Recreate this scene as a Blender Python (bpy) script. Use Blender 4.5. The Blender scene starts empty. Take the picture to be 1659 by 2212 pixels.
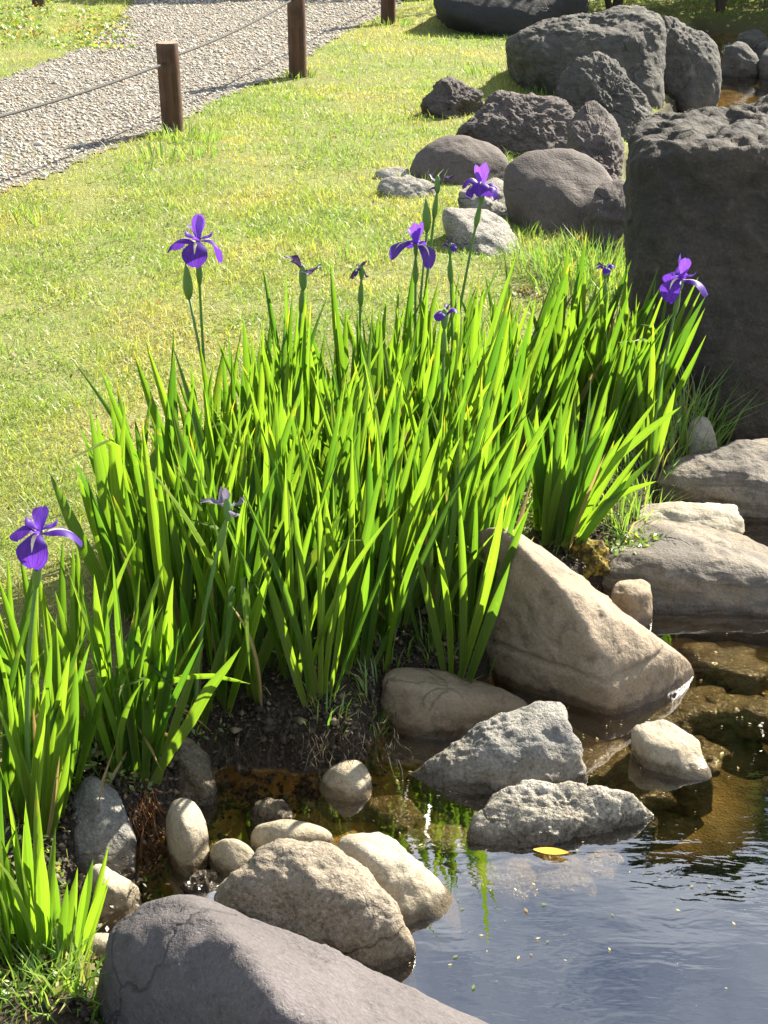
import bpy, bmesh, math, random
import numpy as np
from mathutils import Vector, Matrix

# ------------------------------------------------------------------ camera, world, sun, exposure
SC = bpy.context.scene
COL = SC.collection
H = 1.64
PITCH = math.radians(24.5)
F = 3200.0
WZ = -0.18                       # water level
cam_d = bpy.data.cameras.new('camera')
cam_d.sensor_fit = 'VERTICAL'; cam_d.sensor_height = 36.0; cam_d.lens = 36.0 * F / 2212.0
cam_d.clip_start = 0.05; cam_d.clip_end = 2000
cam = bpy.data.objects.new('camera', cam_d); COL.objects.link(cam)
cam.location = (0, 0, H); cam.rotation_euler = (math.pi/2 - PITCH, 0, 0)
SC.camera = cam

SUN_AZ = math.radians(43)        # to the right of straight ahead (+Y)
SUN_EL = math.radians(36)
world = bpy.data.worlds.new('World'); SC.world = world; world.use_nodes = True
wn, wl = world.node_tree.nodes, world.node_tree.links
wn.clear()
w_out = wn.new('ShaderNodeOutputWorld'); w_bg = wn.new('ShaderNodeBackground')
w_bg.inputs['Strength'].default_value = 0.05
sky = wn.new('ShaderNodeTexSky'); sky.sky_type = 'NISHITA'; sky.sun_disc = False
sky.sun_elevation = SUN_EL; sky.sun_rotation = SUN_AZ
sky.air_density = 0.75; sky.dust_density = 0.2; sky.ozone_density = 2.0
tc = wn.new('ShaderNodeTexCoord'); sp = wn.new('ShaderNodeSeparateXYZ')
wl.new(tc.outputs['Generated'], sp.inputs[0])
def wmath(op, a, b=None):
    n = wn.new('ShaderNodeMath'); n.operation = op
    for i, v in enumerate((a, b)):
        if v is None: continue
        if isinstance(v, (int, float)): n.inputs[i].default_value = v
        else: wl.new(v, n.inputs[i])
    return n.outputs[0]
zz = wmath('MAXIMUM', wmath('ADD', sp.outputs['Z'], 0.12), 0.06)
cx = wmath('DIVIDE', sp.outputs['X'], zz); cy = wmath('DIVIDE', sp.outputs['Y'], zz)
cb = wn.new('ShaderNodeCombineXYZ'); cb.inputs[2].default_value = 3.7; wl.new(cx, cb.inputs[0]); wl.new(cy, cb.inputs[1])
cn = wn.new('ShaderNodeTexNoise'); cn.inputs['Scale'].default_value = 1.5; cn.inputs['Detail'].default_value = 9
cn.inputs['Roughness'].default_value = 0.62; cn.inputs['Distortion'].default_value = 0.35
wl.new(cb.outputs[0], cn.inputs['Vector'])
cr = wn.new('ShaderNodeValToRGB'); cr.color_ramp.elements[0].position = 0.475; cr.color_ramp.elements[1].position = 0.64
wl.new(cn.outputs['Fac'], cr.inputs['Fac'])
cf = wmath('MULTIPLY', cr.outputs['Color'], 0.9)
cm = wn.new('ShaderNodeMixRGB'); cm.inputs[2].default_value = (12.6, 13.2, 14.0, 1)
wl.new(cf, cm.inputs[0]); wl.new(sky.outputs[0], cm.inputs[1])
wl.new(cm.outputs[0], w_bg.inputs['Color']); wl.new(w_bg.outputs[0], w_out.inputs[0])

sun_d = bpy.data.lights.new('sun', 'SUN'); sun_d.energy = 5.0; sun_d.angle = math.radians(0.53)
sun_d.color = (1.0, 0.93, 0.80)
sun = bpy.data.objects.new('sun', sun_d); COL.objects.link(sun)
to_sun = Vector((math.sin(SUN_AZ)*math.cos(SUN_EL), math.cos(SUN_AZ)*math.cos(SUN_EL), math.sin(SUN_EL)))
sun.rotation_euler = to_sun.to_track_quat('Z', 'Y').to_euler()
sun.location = to_sun * 60

vs = SC.view_settings
vs.view_transform = 'Standard'; vs.look = 'None'; vs.gamma = 1; vs.use_curve_mapping = False
vs.exposure = 1.84
SC.cycles.max_bounces = 8; SC.cycles.transparent_max_bounces = 12
SC.cycles.sample_clamp_indirect = 6.0

# ------------------------------------------------------------------ helpers
rng = np.random.default_rng(7)
random.seed(7)
CP, SP_ = math.cos(PITCH), math.sin(PITCH)

def ray(px, py):
    u = (px - 829.5) / F; v = (py - 1106.0) / F
    return Vector((u, CP - v*SP_, -SP_ - v*CP))
def on_z(px, py, z=0.0):
    d = ray(px, py); t = (z - H) / d.z
    return Vector((d.x*t, d.y*t, z))
def on_y(px, py, Y):
    d = ray(px, py); t = Y / d.y
    return Vector((d.x*t, Y, H + d.z*t))

def tag(o, label=None, cat=None, group=None, kind=None):
    if label: o['label'] = label
    if cat: o['category'] = cat
    if group: o['group'] = group
    if kind: o['kind'] = kind
    return o
def empty(name, loc):
    o = bpy.data.objects.new(name, None); COL.objects.link(o); o.location = loc
    o.empty_display_size = 0.05
    return o
def mesh_np(name, verts, faces, smooth=True, uvs=None, colors=None):
    """verts (n,3); faces (m,k) int array with fixed k, or list of arrays."""
    me = bpy.data.meshes.new(name)
    if not isinstance(faces, list): faces = [faces]
    faces = [np.asarray(f, dtype=np.int32) for f in faces if len(f)]
    nl = sum(f.size for f in faces); nf = sum(len(f) for f in faces)
    me.vertices.add(len(verts)); me.vertices.foreach_set('co', np.asarray(verts, dtype=np.float32).ravel())
    me.loops.add(nl); me.polygons.add(nf)
    li = np.concatenate([f.ravel() for f in faces])
    tot = np.concatenate([np.full(len(f), f.shape[1], dtype=np.int32) for f in faces])
    st = np.concatenate([[0], np.cumsum(tot)[:-1]]).astype(np.int32)
    me.loops.foreach_set('vertex_index', li)
    me.polygons.foreach_set('loop_start', st); me.polygons.foreach_set('loop_total', tot)
    if smooth: me.polygons.foreach_set('use_smooth', np.ones(nf, dtype=bool))
    me.update(calc_edges=True)
    if uvs is not None:
        ul = me.uv_layers.new(name='UVMap'); ul.data.foreach_set('uv', np.asarray(uvs, dtype=np.float32)[li].ravel())
    if colors is not None:
        ca = me.color_attributes.new('Col', 'FLOAT_COLOR', 'POINT')
        c4 = np.ones((len(verts), 4), dtype=np.float32); c4[:, :3] = colors
        ca.data.foreach_set('color', c4.ravel())
    return me
def link(name, me, mat=None, parent=None, loc=None):
    o = bpy.data.objects.new(name, me); COL.objects.link(o)
    if mat and not me.materials: me.materials.append(mat)
    if parent: o.parent = parent
    if loc is not None: o.location = loc
    return o

# vectorised gradient noise
_perm = rng.permutation(256); _perm = np.concatenate([_perm, _perm, _perm])
_g = rng.normal(size=(256, 3)); _g /= np.linalg.norm(_g, axis=1)[:, None]
def noise3(p):
    p = np.asarray(p, dtype=np.float64)
    i = np.floor(p).astype(int); f = p - i; i &= 255
    w = f*f*f*(f*(f*6-15)+10)
    out = 0
    for dx in (0, 1):
        for dy in (0, 1):
            for dz in (0, 1):
                h = _perm[_perm[_perm[(i[:, 0]+dx) & 255] + ((i[:, 1]+dy) & 255)] + ((i[:, 2]+dz) & 255)]
                d = (_g[h] * (f - np.array([dx, dy, dz]))).sum(1)
                out = out + d * np.abs(1-dx-w[:, 0])*np.abs(1-dy-w[:, 1])*np.abs(1-dz-w[:, 2])
    return out * 1.5
def fbm(p, oct=4, rough=0.5):
    a, s, o = 1.0, 0.0, 1.0
    for k in range(oct):
        s = s + a*noise3(np.asarray(p)*o + 17.3*k); a *= rough; o *= 2.03
    return s
def noise2(x, y, sc, seed=0.0, oct=3):
    return fbm(np.stack([np.ravel(x)*sc, np.ravel(y)*sc, np.full(np.size(x), seed+0.37)], 1), oct).reshape(np.shape(x))

# ---- node material helpers
class NT:
    def __init__(s, name):
        s.m = bpy.data.materials.new(name); s.m.use_nodes = True
        s.t = s.m.node_tree; s.t.nodes.clear()
        s.out = s.n('ShaderNodeOutputMaterial')
    def n(s, typ, **kw):
        nd = s.t.nodes.new(typ)
        for k, v in kw.items(): setattr(nd, k, v)
        return nd
    def l(s, a, b): s.t.links.new(a, b)
    def setv(s, sock, v):
        if hasattr(v, 'is_linked') or isinstance(v, bpy.types.NodeSocket): s.l(v, sock)
        else: sock.default_value = v
    def math(s, op, a, b=0.0, clamp=False):
        nd = s.n('ShaderNodeMath', operation=op, use_clamp=clamp); s.setv(nd.inputs[0], a); s.setv(nd.inputs[1], b); return nd.outputs[0]
    def mix(s, f, a, b, mode='MIX'):
        nd = s.n('ShaderNodeMixRGB', blend_type=mode); s.setv(nd.inputs[0], f)
        for i, c in ((1, a), (2, b)):
            if isinstance(c, tuple) and len(c) == 3: c = (*c, 1)
            s.setv(nd.inputs[i], c)
        return nd.outputs[0]
    def noise(s, vec, scale, detail=4, rough=0.55, dist=0.0):
        nd = s.n('ShaderNodeTexNoise'); nd.inputs['Scale'].default_value = scale; nd.inputs['Detail'].default_value = detail
        nd.inputs['Roughness'].default_value = rough; nd.inputs['Distortion'].default_value = dist
        if vec is not None: s.l(vec, nd.inputs['Vector'])
        return nd.outputs['Fac']
    def ramp(s, fac, stops):
        nd = s.n('ShaderNodeValToRGB'); e = nd.color_ramp.elements
        while len(e) < len(stops): e.new(0.5)
        for el, (p, c) in zip(e, stops):
            el.position = p; el.color = (c, c, c, 1) if isinstance(c, (int, float)) else (*c, 1)
        s.l(fac, nd.inputs['Fac']); return nd.outputs['Color']
    def maprange(s, v, a, b, c=0.0, d=1.0, smooth=True):
        nd = s.n('ShaderNodeMapRange'); nd.interpolation_type = 'SMOOTHSTEP' if smooth else 'LINEAR'
        s.l(v, nd.inputs[0])
        for i, x in enumerate((a, b, c, d)): nd.inputs[i+1].default_value = x
        return nd.outputs[0]
    def bump(s, h, strength, dist, normal=None):
        nd = s.n('ShaderNodeBump'); nd.inputs['Strength'].default_value = strength; nd.inputs['Distance'].default_value = dist
        s.l(h, nd.inputs['Height'])
        if normal is not None: s.l(normal, nd.inputs['Normal'])
        return nd.outputs[0]
    def bsdf(s, color, rough=0.8, normal=None, spec=0.4):
        nd = s.n('ShaderNodeBsdfPrincipled'); s.setv(nd.inputs['Base Color'], color if not (isinstance(color, tuple) and len(color) == 3) else (*color, 1))
        s.setv(nd.inputs['Roughness'], rough); nd.inputs['Specular IOR Level'].default_value = spec
        if normal is not None: s.l(normal, nd.inputs['Normal'])
        return nd
    def done(s, shader):
        s.l(shader, s.out.inputs[0]); return s.m

def rock_mat(name, ca, cb_, cc, speck=0.25, bump=0.6, vein=0.0, scale=1.0, lichen=0.0, crack=0.8):
    """ca main, cb_ second tone, cc dark stain"""
    ca, cb_, cc = (tuple(q*0.62 for q in c_) for c_ in (ca, cb_, cc))
    t = NT(name)
    tcn = t.n('ShaderNodeTexCoord'); vec = tcn.outputs['Object']
    geo = t.n('ShaderNodeNewGeometry'); sx = t.n('ShaderNodeSeparateXYZ'); t.l(geo.outputs['Position'], sx.inputs[0])
    oi = t.n('ShaderNodeObjectInfo')
    off = t.n('ShaderNodeVectorMath', operation='ADD'); t.l(vec, off.inputs[0]); t.l(oi.outputs['Random'], off.inputs[1]); v = off.outputs[0]
    n1 = t.noise(v, 5*scale, 6, 0.6, 0.4); n2 = t.noise(v, 22*scale, 6, 0.65, 0.2); n3 = t.noise(v, 130*scale, 3, 0.6); n4 = t.noise(v, 2.5*scale, 3, 0.5)
    col = t.mix(t.ramp(n1, [(0.36, 0), (0.62, 1)]), ca, cb_)
    col = t.mix(t.ramp(n2, [(0.52, 0), (0.68, 0.8)]), col, cc)
    sp1 = t.ramp(n3, [(0.34, 1.0), (0.47, 0.0)]); sp2 = t.ramp(n3, [(0.56, 0.0), (0.70, 1.0)])
    col = t.mix(t.math('MULTIPLY', sp1, speck), col, tuple(0.3*c for c in cc))
    col = t.mix(t.math('MULTIPLY', sp2, speck), col, tuple(min(0.8, 1.5*c+0.06) for c in ca))
    col = t.mix(t.maprange(n4, 0.38, 0.62, 0, 0.35), col, tuple(0.62*c for c in ca))
    if vein:
        mp = t.n('ShaderNodeMapping'); t.l(v, mp.inputs[0]); mp.inputs['Scale'].default_value = (2.5, 2.5, 14); mp.inputs['Rotation'].default_value = (0.25, -0.2, 0.3)
        nv = t.noise(mp.outputs[0], 2.2*scale, 6, 0.62, 0.8)
        col = t.mix(t.math('MULTIPLY', t.ramp(nv, [(0.46, 0), (0.54, 1)]), vein), col, cc)
    if lichen:
        nl_ = t.noise(v, 9*scale, 5, 0.7, 0.5)
        col = t.mix(t.math('MULTIPLY', t.ramp(nl_, [(0.56, 0), (0.63, 1)]), lichen), col, tuple(2.6*q for q in ca))
    n5 = t.noise(v, 420, 2, 0.6)
    col = t.mix(t.maprange(n5, 0.42, 0.62, 0, 0.34), col, tuple(0.45*c for c in ca))
    wv_ = t.n('ShaderNodeVectorMath', operation='ADD'); nd_ = t.n('ShaderNodeTexNoise'); nd_.inputs['Scale'].default_value = 6*scale; nd_.inputs['Detail'].default_value = 5; t.l(v, nd_.inputs['Vector'])
    sv_ = t.n('ShaderNodeVectorMath', operation='SCALE'); t.l(nd_.outputs['Color'], sv_.inputs[0]); sv_.inputs['Scale'].default_value = 0.22/scale
    t.l(v, wv_.inputs[0]); t.l(sv_.outputs[0], wv_.inputs[1])
    vo_ = t.n('ShaderNodeTexVoronoi', feature='DISTANCE_TO_EDGE'); vo_.inputs['Scale'].default_value = 3.6*scale; t.l(wv_.outputs[0], vo_.inputs['Vector'])
    crk = t.math('MULTIPLY', t.maprange(vo_.outputs['Distance'], 0.0, 0.022, 1, 0), t.maprange(n4, 0.46, 0.60, 0, 1))
    crk = t.math('MULTIPLY', crk, crack)
    col = t.mix(t.math('MULTIPLY', crk, 0.75), col, tuple(0.35*c for c in cc))
    # wet, dirty tide band where the stone meets the water
    nz = t.noise(geo.outputs['Position'], 30, 4, 0.6)
    hz = t.math('ADD', sx.outputs['Z'], t.math('MULTIPLY', t.math('SUBTRACT', nz, 0.5), -0.045))
    wet = t.maprange(hz, WZ+0.012, WZ+0.034, 1.0, 0.0)
    col = t.mix(wet, col, t.mix(1.0, col, (0.38, 0.34, 0.28), 'MULTIPLY'))
    tide = t.math('MULTIPLY', t.maprange(hz, WZ+0.055, WZ+0.085, 1.0, 0.0), 0.35)
    col = t.mix(tide, col, t.mix(1.0, col, (0.75, 0.66, 0.46), 'MULTIPLY'))
    rough = t.math('SUBTRACT', 0.82, t.math('MULTIPLY', wet, 0.68))
    hgt = t.math('ADD', t.math('MULTIPLY', n2, 1.0), t.math('ADD', t.math('ADD', t.math('MULTIPLY', n3, 0.30), t.math('MULTIPLY', n5, 0.10)), t.math('SUBTRACT', t.math('MULTIPLY', n1, 0.9), t.math('MULTIPLY', crk, 0.7))))
    nb = t.bump(hgt, bump, 0.022/scale)
    b = t.bsdf(col, rough, nb, 0.45)
    return t.done(b.outputs[0])

M = {}
M['tan'] = rock_mat('tan_stone', (0.41, 0.305, 0.195), (0.47, 0.375, 0.255), (0.16, 0.125, 0.09), 0.25, 0.45)
M['cream'] = rock_mat('cream_stone', (0.56, 0.48, 0.345), (0.62, 0.55, 0.42), (0.34, 0.28, 0.19), 0.35, 0.4, crack=0.3)
M['granite'] = rock_mat('granite_stone', (0.45, 0.375, 0.27), (0.36, 0.29, 0.205), (0.17, 0.14, 0.10), 0.7, 0.7)
M['purple'] = rock_mat('purple_grey_stone', (0.175, 0.15, 0.15), (0.14, 0.12, 0.118), (0.08, 0.07, 0.07), 0.35, 0.6)
M['grey'] = rock_mat('grey_stone', (0.46, 0.43, 0.375), (0.31, 0.295, 0.26), (0.125, 0.12, 0.11), 0.5, 0.9, vein=0.25)
M['pale'] = rock_mat('pale_sparkling_stone', (0.56, 0.52, 0.44), (0.42, 0.38, 0.31), (0.15, 0.135, 0.11), 0.8, 1.0)
M['flat'] = rock_mat('banded_flat_stone', (0.37, 0.30, 0.215), (0.28, 0.24, 0.19), (0.10, 0.09, 0.08), 0.35, 0.6, vein=0.65)
M['brown'] = rock_mat('brown_stone', (0.185, 0.145, 0.12), (0.15, 0.12, 0.10), (0.08, 0.065, 0.055), 0.35, 0.45)
M['dark'] = rock_mat('dark_lava_stone', (0.125, 0.10, 0.085), (0.21, 0.165, 0.14), (0.04, 0.035, 0.034), 0.5, 1.0, lichen=0.10)
M['boulder'] = rock_mat('dark_boulder_stone', (0.118, 0.092, 0.062), (0.066, 0.058, 0.044), (0.034, 0.031, 0.027), 0.3, 0.8, vein=0.35, scale=0.6, lichen=0.18, crack=0.5)
M['black'] = rock_mat('shade_painted_boulder_stone', (0.035, 0.034, 0.03), (0.028, 0.028, 0.026), (0.018, 0.018, 0.018), 0.2, 0.5)  # near-black base colour stands in for the shade on the far boulder
M['slate'] = rock_mat('slate_boulder_stone', (0.155, 0.14, 0.108), (0.095, 0.09, 0.074), (0.04, 0.038, 0.034), 0.35, 0.8, vein=0.3, lichen=0.35)
M['algae'] = rock_mat('algae_stone', (0.60, 0.52, 0.30), (0.42, 0.34, 0.17), (0.18, 0.14, 0.07), 0.4, 0.8)
M['mottled'] = rock_mat('mottled_wet_stone', (0.30, 0.25, 0.17), (0.16, 0.12, 0.075), (0.06, 0.045, 0.03), 0.6, 1.0)

# ------------------------------------------------------------------ terrain
shore_px = [(150, 2500), (190, 2230), (172, 2090), (150, 1975), (128, 1890), (165, 1815), (265, 1775), (330, 1725), (400, 1625), (480, 1572), (640, 1600), (760, 1580),
            (810, 1490), (900, 1460), (1010, 1440), (1090, 1350), (1180, 1270), (1290, 1235), (1345, 1180), (1400, 1090), (1440, 1030), (1500, 960),
            (1545, 860)]
shore = [tuple(on_z(x, y, -0.10)[:2]) for x, y in shore_px]
shore += [(1.22, 6.0), (1.26, 7.2), (1.45, 8.6), (1.85, 10.0), (2.4, 12.0), (2.6, 14.0), (3.2, 15.6), (5, 16.2), (8, 16), (11, 12), (13, 7), (12, -3), (4, -6), (-1, -4), (-1.1, 0.2)]
poly = np.array(shore)
def inside(P, x, y):
    r = np.zeros(np.shape(x), bool); n = len(P)
    for i in range(n):
        x1, y1 = P[i]; x2, y2 = P[(i+1) % n]
        c = ((y1 > y) != (y2 > y)) & (x < (x2-x1)*(y-y1)/((y2-y1) if y2 != y1 else 1e-9) + x1)
        r ^= c
    return r
def seg_dist(P, x, y, closed=True):
    d = np.full(np.shape(x), 1e9); n = len(P)
    for i in range(n if closed else n-1):
        a = P[i]; b = P[(i+1) % n]; e = b-a; L = max((e*e).sum(), 1e-12)
        t = np.clip(((x-a[0])*e[0] + (y-a[1])*e[1])/L, 0, 1)
        d = np.minimum(d, np.hypot(x-a[0]-t*e[0], y-a[1]-t*e[1]))
    return d
def pond_d(x, y):
    d = seg_dist(poly, x, y); s = np.where(inside(poly, x, y), d, -d)
    return s + 0.035*noise2(x, y, 6.0, 3.0, 3)*(d < 1.0)
def terrain_z(x, y):
    x = np.asarray(x, float); y = np.asarray(y, float)
    d = pond_d(x, y)
    z = np.interp(d, [-1.2, -0.35, -0.10, -0.01, 0.03, 0.30, 0.9, 2.5, 50], [0, -0.015, -0.05, -0.085, -0.215, -0.25, -0.33, -0.55, -0.7])
    near = np.exp(-np.abs(d)/0.4)
    z = z + (0.012*noise2(x, y, 2.0, 9.0, 3) + 0.022*noise2(x, y, 14.0, 5.0, 3)*near)*(np.hypot(x, y) < 30)
    return z
def tz(x, y): return float(terrain_z(np.array([x]), np.array([y]))[0])

def axis(a, b, step, lo, hi, g=1.35):
    c = list(np.arange(a, b+1e-6, step)); s = step; v = c[-1]
    while v < hi: s *= g; v += s; c.append(v)
    s = step; v = c[0]
    while v > lo: s *= g; v -= s; c.insert(0, v)
    return np.array(c)
xs = axis(-2.4, 2.4, 0.024, -400, 400, 1.25)
ys = np.concatenate([axis(1.3, 5.5, 0.024, -300, 5.5, 1.3), axis(5.56, 13, 0.06, 5.56, 900, 1.25)])
ys = np.unique(np.round(ys, 5)); ys = ys[ys > -320]
X, Y = np.meshgrid(xs, ys); Z = terrain_z(X.ravel(), Y.ravel()).reshape(X.shape)
nx, ny = len(xs), len(ys)
idx = np.arange(nx*ny).reshape(ny, nx)
fq = np.stack([idx[:-1, :-1].ravel(), idx[:-1, 1:].ravel(), idx[1:, 1:].ravel(), idx[1:, :-1].ravel()], 1)

iris_px = [(250, 1290), (315, 1420), (400, 1470), (480, 1505), (715, 1500), (785, 1425), (875, 1390), (985, 1385), (1020, 1300), (1025, 1180),
           (1030, 1080), (1180, 1010), (1300, 985), (1385, 960), (1385, 915), (1200, 905), (1000, 960), (760, 1030), (560, 1090), (440, 1150), (340, 1210)]
iris_poly = np.array([tuple(on_z(x, y, -0.04)[:2]) for x, y in iris_px])
def iris_d(x, y):
    d = seg_dist(iris_poly, x, y); return np.where(inside(iris_poly, x, y), d, -d)

dd = pond_d(X.ravel(), Y.ravel()); di = iris_d(X.ravel(), Y.ravel())
soil = np.clip(np.maximum(np.interp(dd, [-0.30, -0.12], [0, 1]), np.interp(di, [-0.10, 0.02], [0, 1])), 0, 1)
soil_far = Y.ravel() > 5.4
soil = np.where(soil_far, np.interp(dd, [-0.12, -0.03], [0, 1]), soil)
cols = np.zeros((nx*ny, 3)); cols[:, 0] = soil; cols[:, 1] = np.interp(dd, [0.18, 0.7], [0, 1]); cols[:, 2] = np.interp(dd + 0.45*np.clip((2.55 - Y.ravel())/.3, 0, 1) + 0.15*noise2(X.ravel(), Y.ravel(), 2.0, 8.0, 3), [0.46, 0.70], [0, 1])  # blue channel: painted deep-water darkening, pushed up close to the camera
t = NT('lawn_soil_and_pond_bed')
at_ = t.n('ShaderNodeAttribute', attribute_name='Col'); sc_ = t.n('ShaderNodeSeparateColor'); t.l(at_.outputs['Color'], sc_.inputs[0])
geo = t.n('ShaderNodeNewGeometry'); P = geo.outputs['Position']; sz = t.n('ShaderNodeSeparateXYZ'); t.l(P, sz.inputs[0])
lawnc = t.mix(t.noise(P, 3, 5, 0.6), (0.24, 0.23, 0.08), (0.22, 0.26, 0.07)); lawnc = t.mix(t.ramp(t.noise(P, 60, 4, 0.7), [(0.4, 0), (0.65, 1)]), lawnc, (0.16, 0.16, 0.05))
soilc = t.mix(t.noise(P, 25, 6, 0.7), (0.018, 0.013, 0.008), (0.045, 0.034, 0.021)); soilc = t.mix(t.ramp(t.noise(P, 120, 4, 0.7), [(0.5, 0), (0.7, 0.8)]), soilc, (0.10, 0.075, 0.045))
c = t.mix(sc_.outputs[0], lawnc, soilc)
bed = t.mix(t.ramp(t.noise(P, 9, 6, 0.65, 0.6), [(0.38, 0), (0.62, 1)]), (0.46, 0.26, 0.07), (0.24, 0.145, 0.045))
bed = t.mix(t.ramp(t.noise(P, 22, 5, 0.7, 0.3), [(0.50, 0), (0.60, 1)]), bed, (0.40, 0.31, 0.14))
bed = t.mix(t.ramp(t.noise(P, 14, 4, 0.6, 0.6), [(0.50, 0), (0.66, 1)]), bed, (0.035, 0.028, 0.014))
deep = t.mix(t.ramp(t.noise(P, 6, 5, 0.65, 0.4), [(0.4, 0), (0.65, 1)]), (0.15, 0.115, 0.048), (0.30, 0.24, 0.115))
bed = t.mix(sc_.outputs[1], bed, deep); bed = t.mix(sc_.outputs[2], bed, (0.004, 0.004, 0.003))  # darkest away from shore: light lost in deep water painted into the bed
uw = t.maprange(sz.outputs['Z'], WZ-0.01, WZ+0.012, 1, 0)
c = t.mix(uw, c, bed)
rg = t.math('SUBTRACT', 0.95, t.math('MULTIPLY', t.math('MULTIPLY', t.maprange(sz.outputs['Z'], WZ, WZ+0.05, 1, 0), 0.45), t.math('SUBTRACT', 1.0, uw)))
nb = t.bump(t.math('ADD', t.noise(P, 40, 6, 0.7), t.noise(P, 150, 3, 0.6)), 0.7, 0.02)
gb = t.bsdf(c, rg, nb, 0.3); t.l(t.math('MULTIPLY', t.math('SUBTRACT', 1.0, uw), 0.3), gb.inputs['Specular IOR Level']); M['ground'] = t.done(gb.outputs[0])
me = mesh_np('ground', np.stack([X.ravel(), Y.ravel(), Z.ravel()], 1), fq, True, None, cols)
ground = tag(link('ground', me, M['ground']), 'grassy ground sheet sloping down into the muddy pond bed', 'ground', kind='structure')

# ------------------------------------------------------------------ water
t = NT('pond_water')
geo = t.n('ShaderNodeNewGeometry'); P = geo.outputs['Position']
mp = t.n('ShaderNodeMapping'); t.l(P, mp.inputs[0]); mp.inputs['Scale'].default_value = (1.0, 2.6, 1.0); mp.inputs['Rotation'].default_value = (0, 0, 0.15)
h1 = t.noise(mp.outputs[0], 7, 3, 0.5, 0.3); h2 = t.noise(mp.outputs[0], 30, 2, 0.5, 0.3)
calm = t.maprange(t.noise(P, 1.4, 2, .5), .38, .66, .25, 1.3)
nb = t.bump(t.math('MULTIPLY', t.math('ADD', h1, t.math('MULTIPLY', h2, 0.08)), calm), 0.06, 0.020)
dt = t.n('ShaderNodeVectorMath', operation='DOT_PRODUCT'); t.l(geo.outputs['Incoming'], dt.inputs[0]); t.l(nb, dt.inputs[1])
om = t.math('SUBTRACT', 1.0, t.math('ABSOLUTE', dt.outputs['Value']), True)
frs = t.math('ADD', 0.31, t.math('MULTIPLY', t.math('POWER', om, 5.0), 0.69), True)      # Schlick
tr = t.n('ShaderNodeBsdfTransparent'); tr.inputs[0].default_value = (0.88, 0.80, 0.60, 1)
gl = t.n('ShaderNodeBsdfGlossy'); gl.inputs['Roughness'].default_value = 0.015; t.l(nb, gl.inputs['Normal'])
mx = t.n('ShaderNodeMixShader'); t.l(frs, mx.inputs[0]); t.l(tr.outputs[0], mx.inputs[1]); t.l(gl.outputs[0], mx.inputs[2])
M['water'] = t.done(mx.outputs[0])
pv = np.array([(-2.2, -7, WZ), (14, -7, WZ), (14, 17.5, WZ), (-2.2, 17.5, WZ)])
water = tag(link('pond_water', mesh_np('pond_water', pv, np.array([[0, 1, 2, 3]]), False), M['water']), 'calm brown pond water reflecting blue sky and cloud', 'water', kind='structure')

# ------------------------------------------------------------------ gravel path
path_px_low = [(-700, 620), (-300, 520), (-120, 458), (0, 418), (70, 395), (200, 335), (300, 300), (350, 283), (400, 256), (500, 205), (560, 182), (620, 163), (700, 98), (790, 50), (850, 22), (900, -20), (960, -80)]
path_px_up = [(420, -80), (330, -25), (285, 8), (235, 60), (180, 105), (100, 135), (0, 172), (-150, 215), (-400, 270), (-900, 330)]
pl = [tuple(on_z(x, y, 0)[:2]) for x, y in path_px_low]; pu = [tuple(on_z(x, y, 0)[:2]) for x, y in path_px_up]
path_poly = np.array(pl + pu)
def path_d(x, y):
    d = seg_dist(path_poly, x, y); return np.where(inside(path_poly, x, y), d, -d) + 0.03*noise2(x, y, 5, 2.0, 3)
t = NT('gravel_base')
geo = t.n('ShaderNodeNewGeometry'); P = geo.outputs['Position']
vo = t.n('ShaderNodeTexVoronoi'); vo.inputs['Scale'].default_value = 75; t.l(P, vo.inputs['Vector'])
sc_ = t.n('ShaderNodeSeparateColor'); t.l(vo.outputs['Color'], sc_.inputs[0])
c = t.ramp(sc_.outputs[0], [(0.0, (0.10, 0.095, 0.085)), (0.35, (0.20, 0.18, 0.15)), (0.7, (0.33, 0.29, 0.23)), (1.0, (0.42, 0.38, 0.31))])
c = t.mix(t.maprange(vo.outputs['Distance'], 0.35, 0.62, 0, 0.8), c, (0.06, 0.055, 0.045))
c = t.mix(t.maprange(t.noise(P, 2.5, 4), 0.4, 0.65, 0, 0.4), c, (0.16, 0.13, 0.10))
M['path'] = t.done(t.bsdf(c, 0.9, t.bump(vo.outputs['Distance'], -0.8, 0.012), 0.25).outputs[0])
gx = np.arange(-7, 2.0, 0.06); gy = np.arange(5.5, 22, 0.07)
GX, GY = np.meshgrid(gx, gy); pdm = path_d(GX.ravel(), GY.ravel()).reshape(GX.shape)
ii = np.arange(GX.size).reshape(GX.shape)
keep = (pdm[:-1, :-1] > -0.02) & (pdm[1:, 1:] > -0.02)
fq = np.stack([ii[:-1, :-1][keep], ii[:-1, 1:][keep], ii[1:, 1:][keep], ii[1:, :-1][keep]], 1)
us, inv = np.unique(fq, return_inverse=True)
gz = terrain_z(GX.ravel()[us], GY.ravel()[us]) + 0.006
me = mesh_np('gravel_path', np.stack([GX.ravel()[us], GY.ravel()[us], gz], 1), inv.reshape(fq.shape))
path_o = tag(link('gravel_path', me, M['path']), 'pale grey gravel path curving past the rope fence', 'path', kind='structure')

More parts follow.
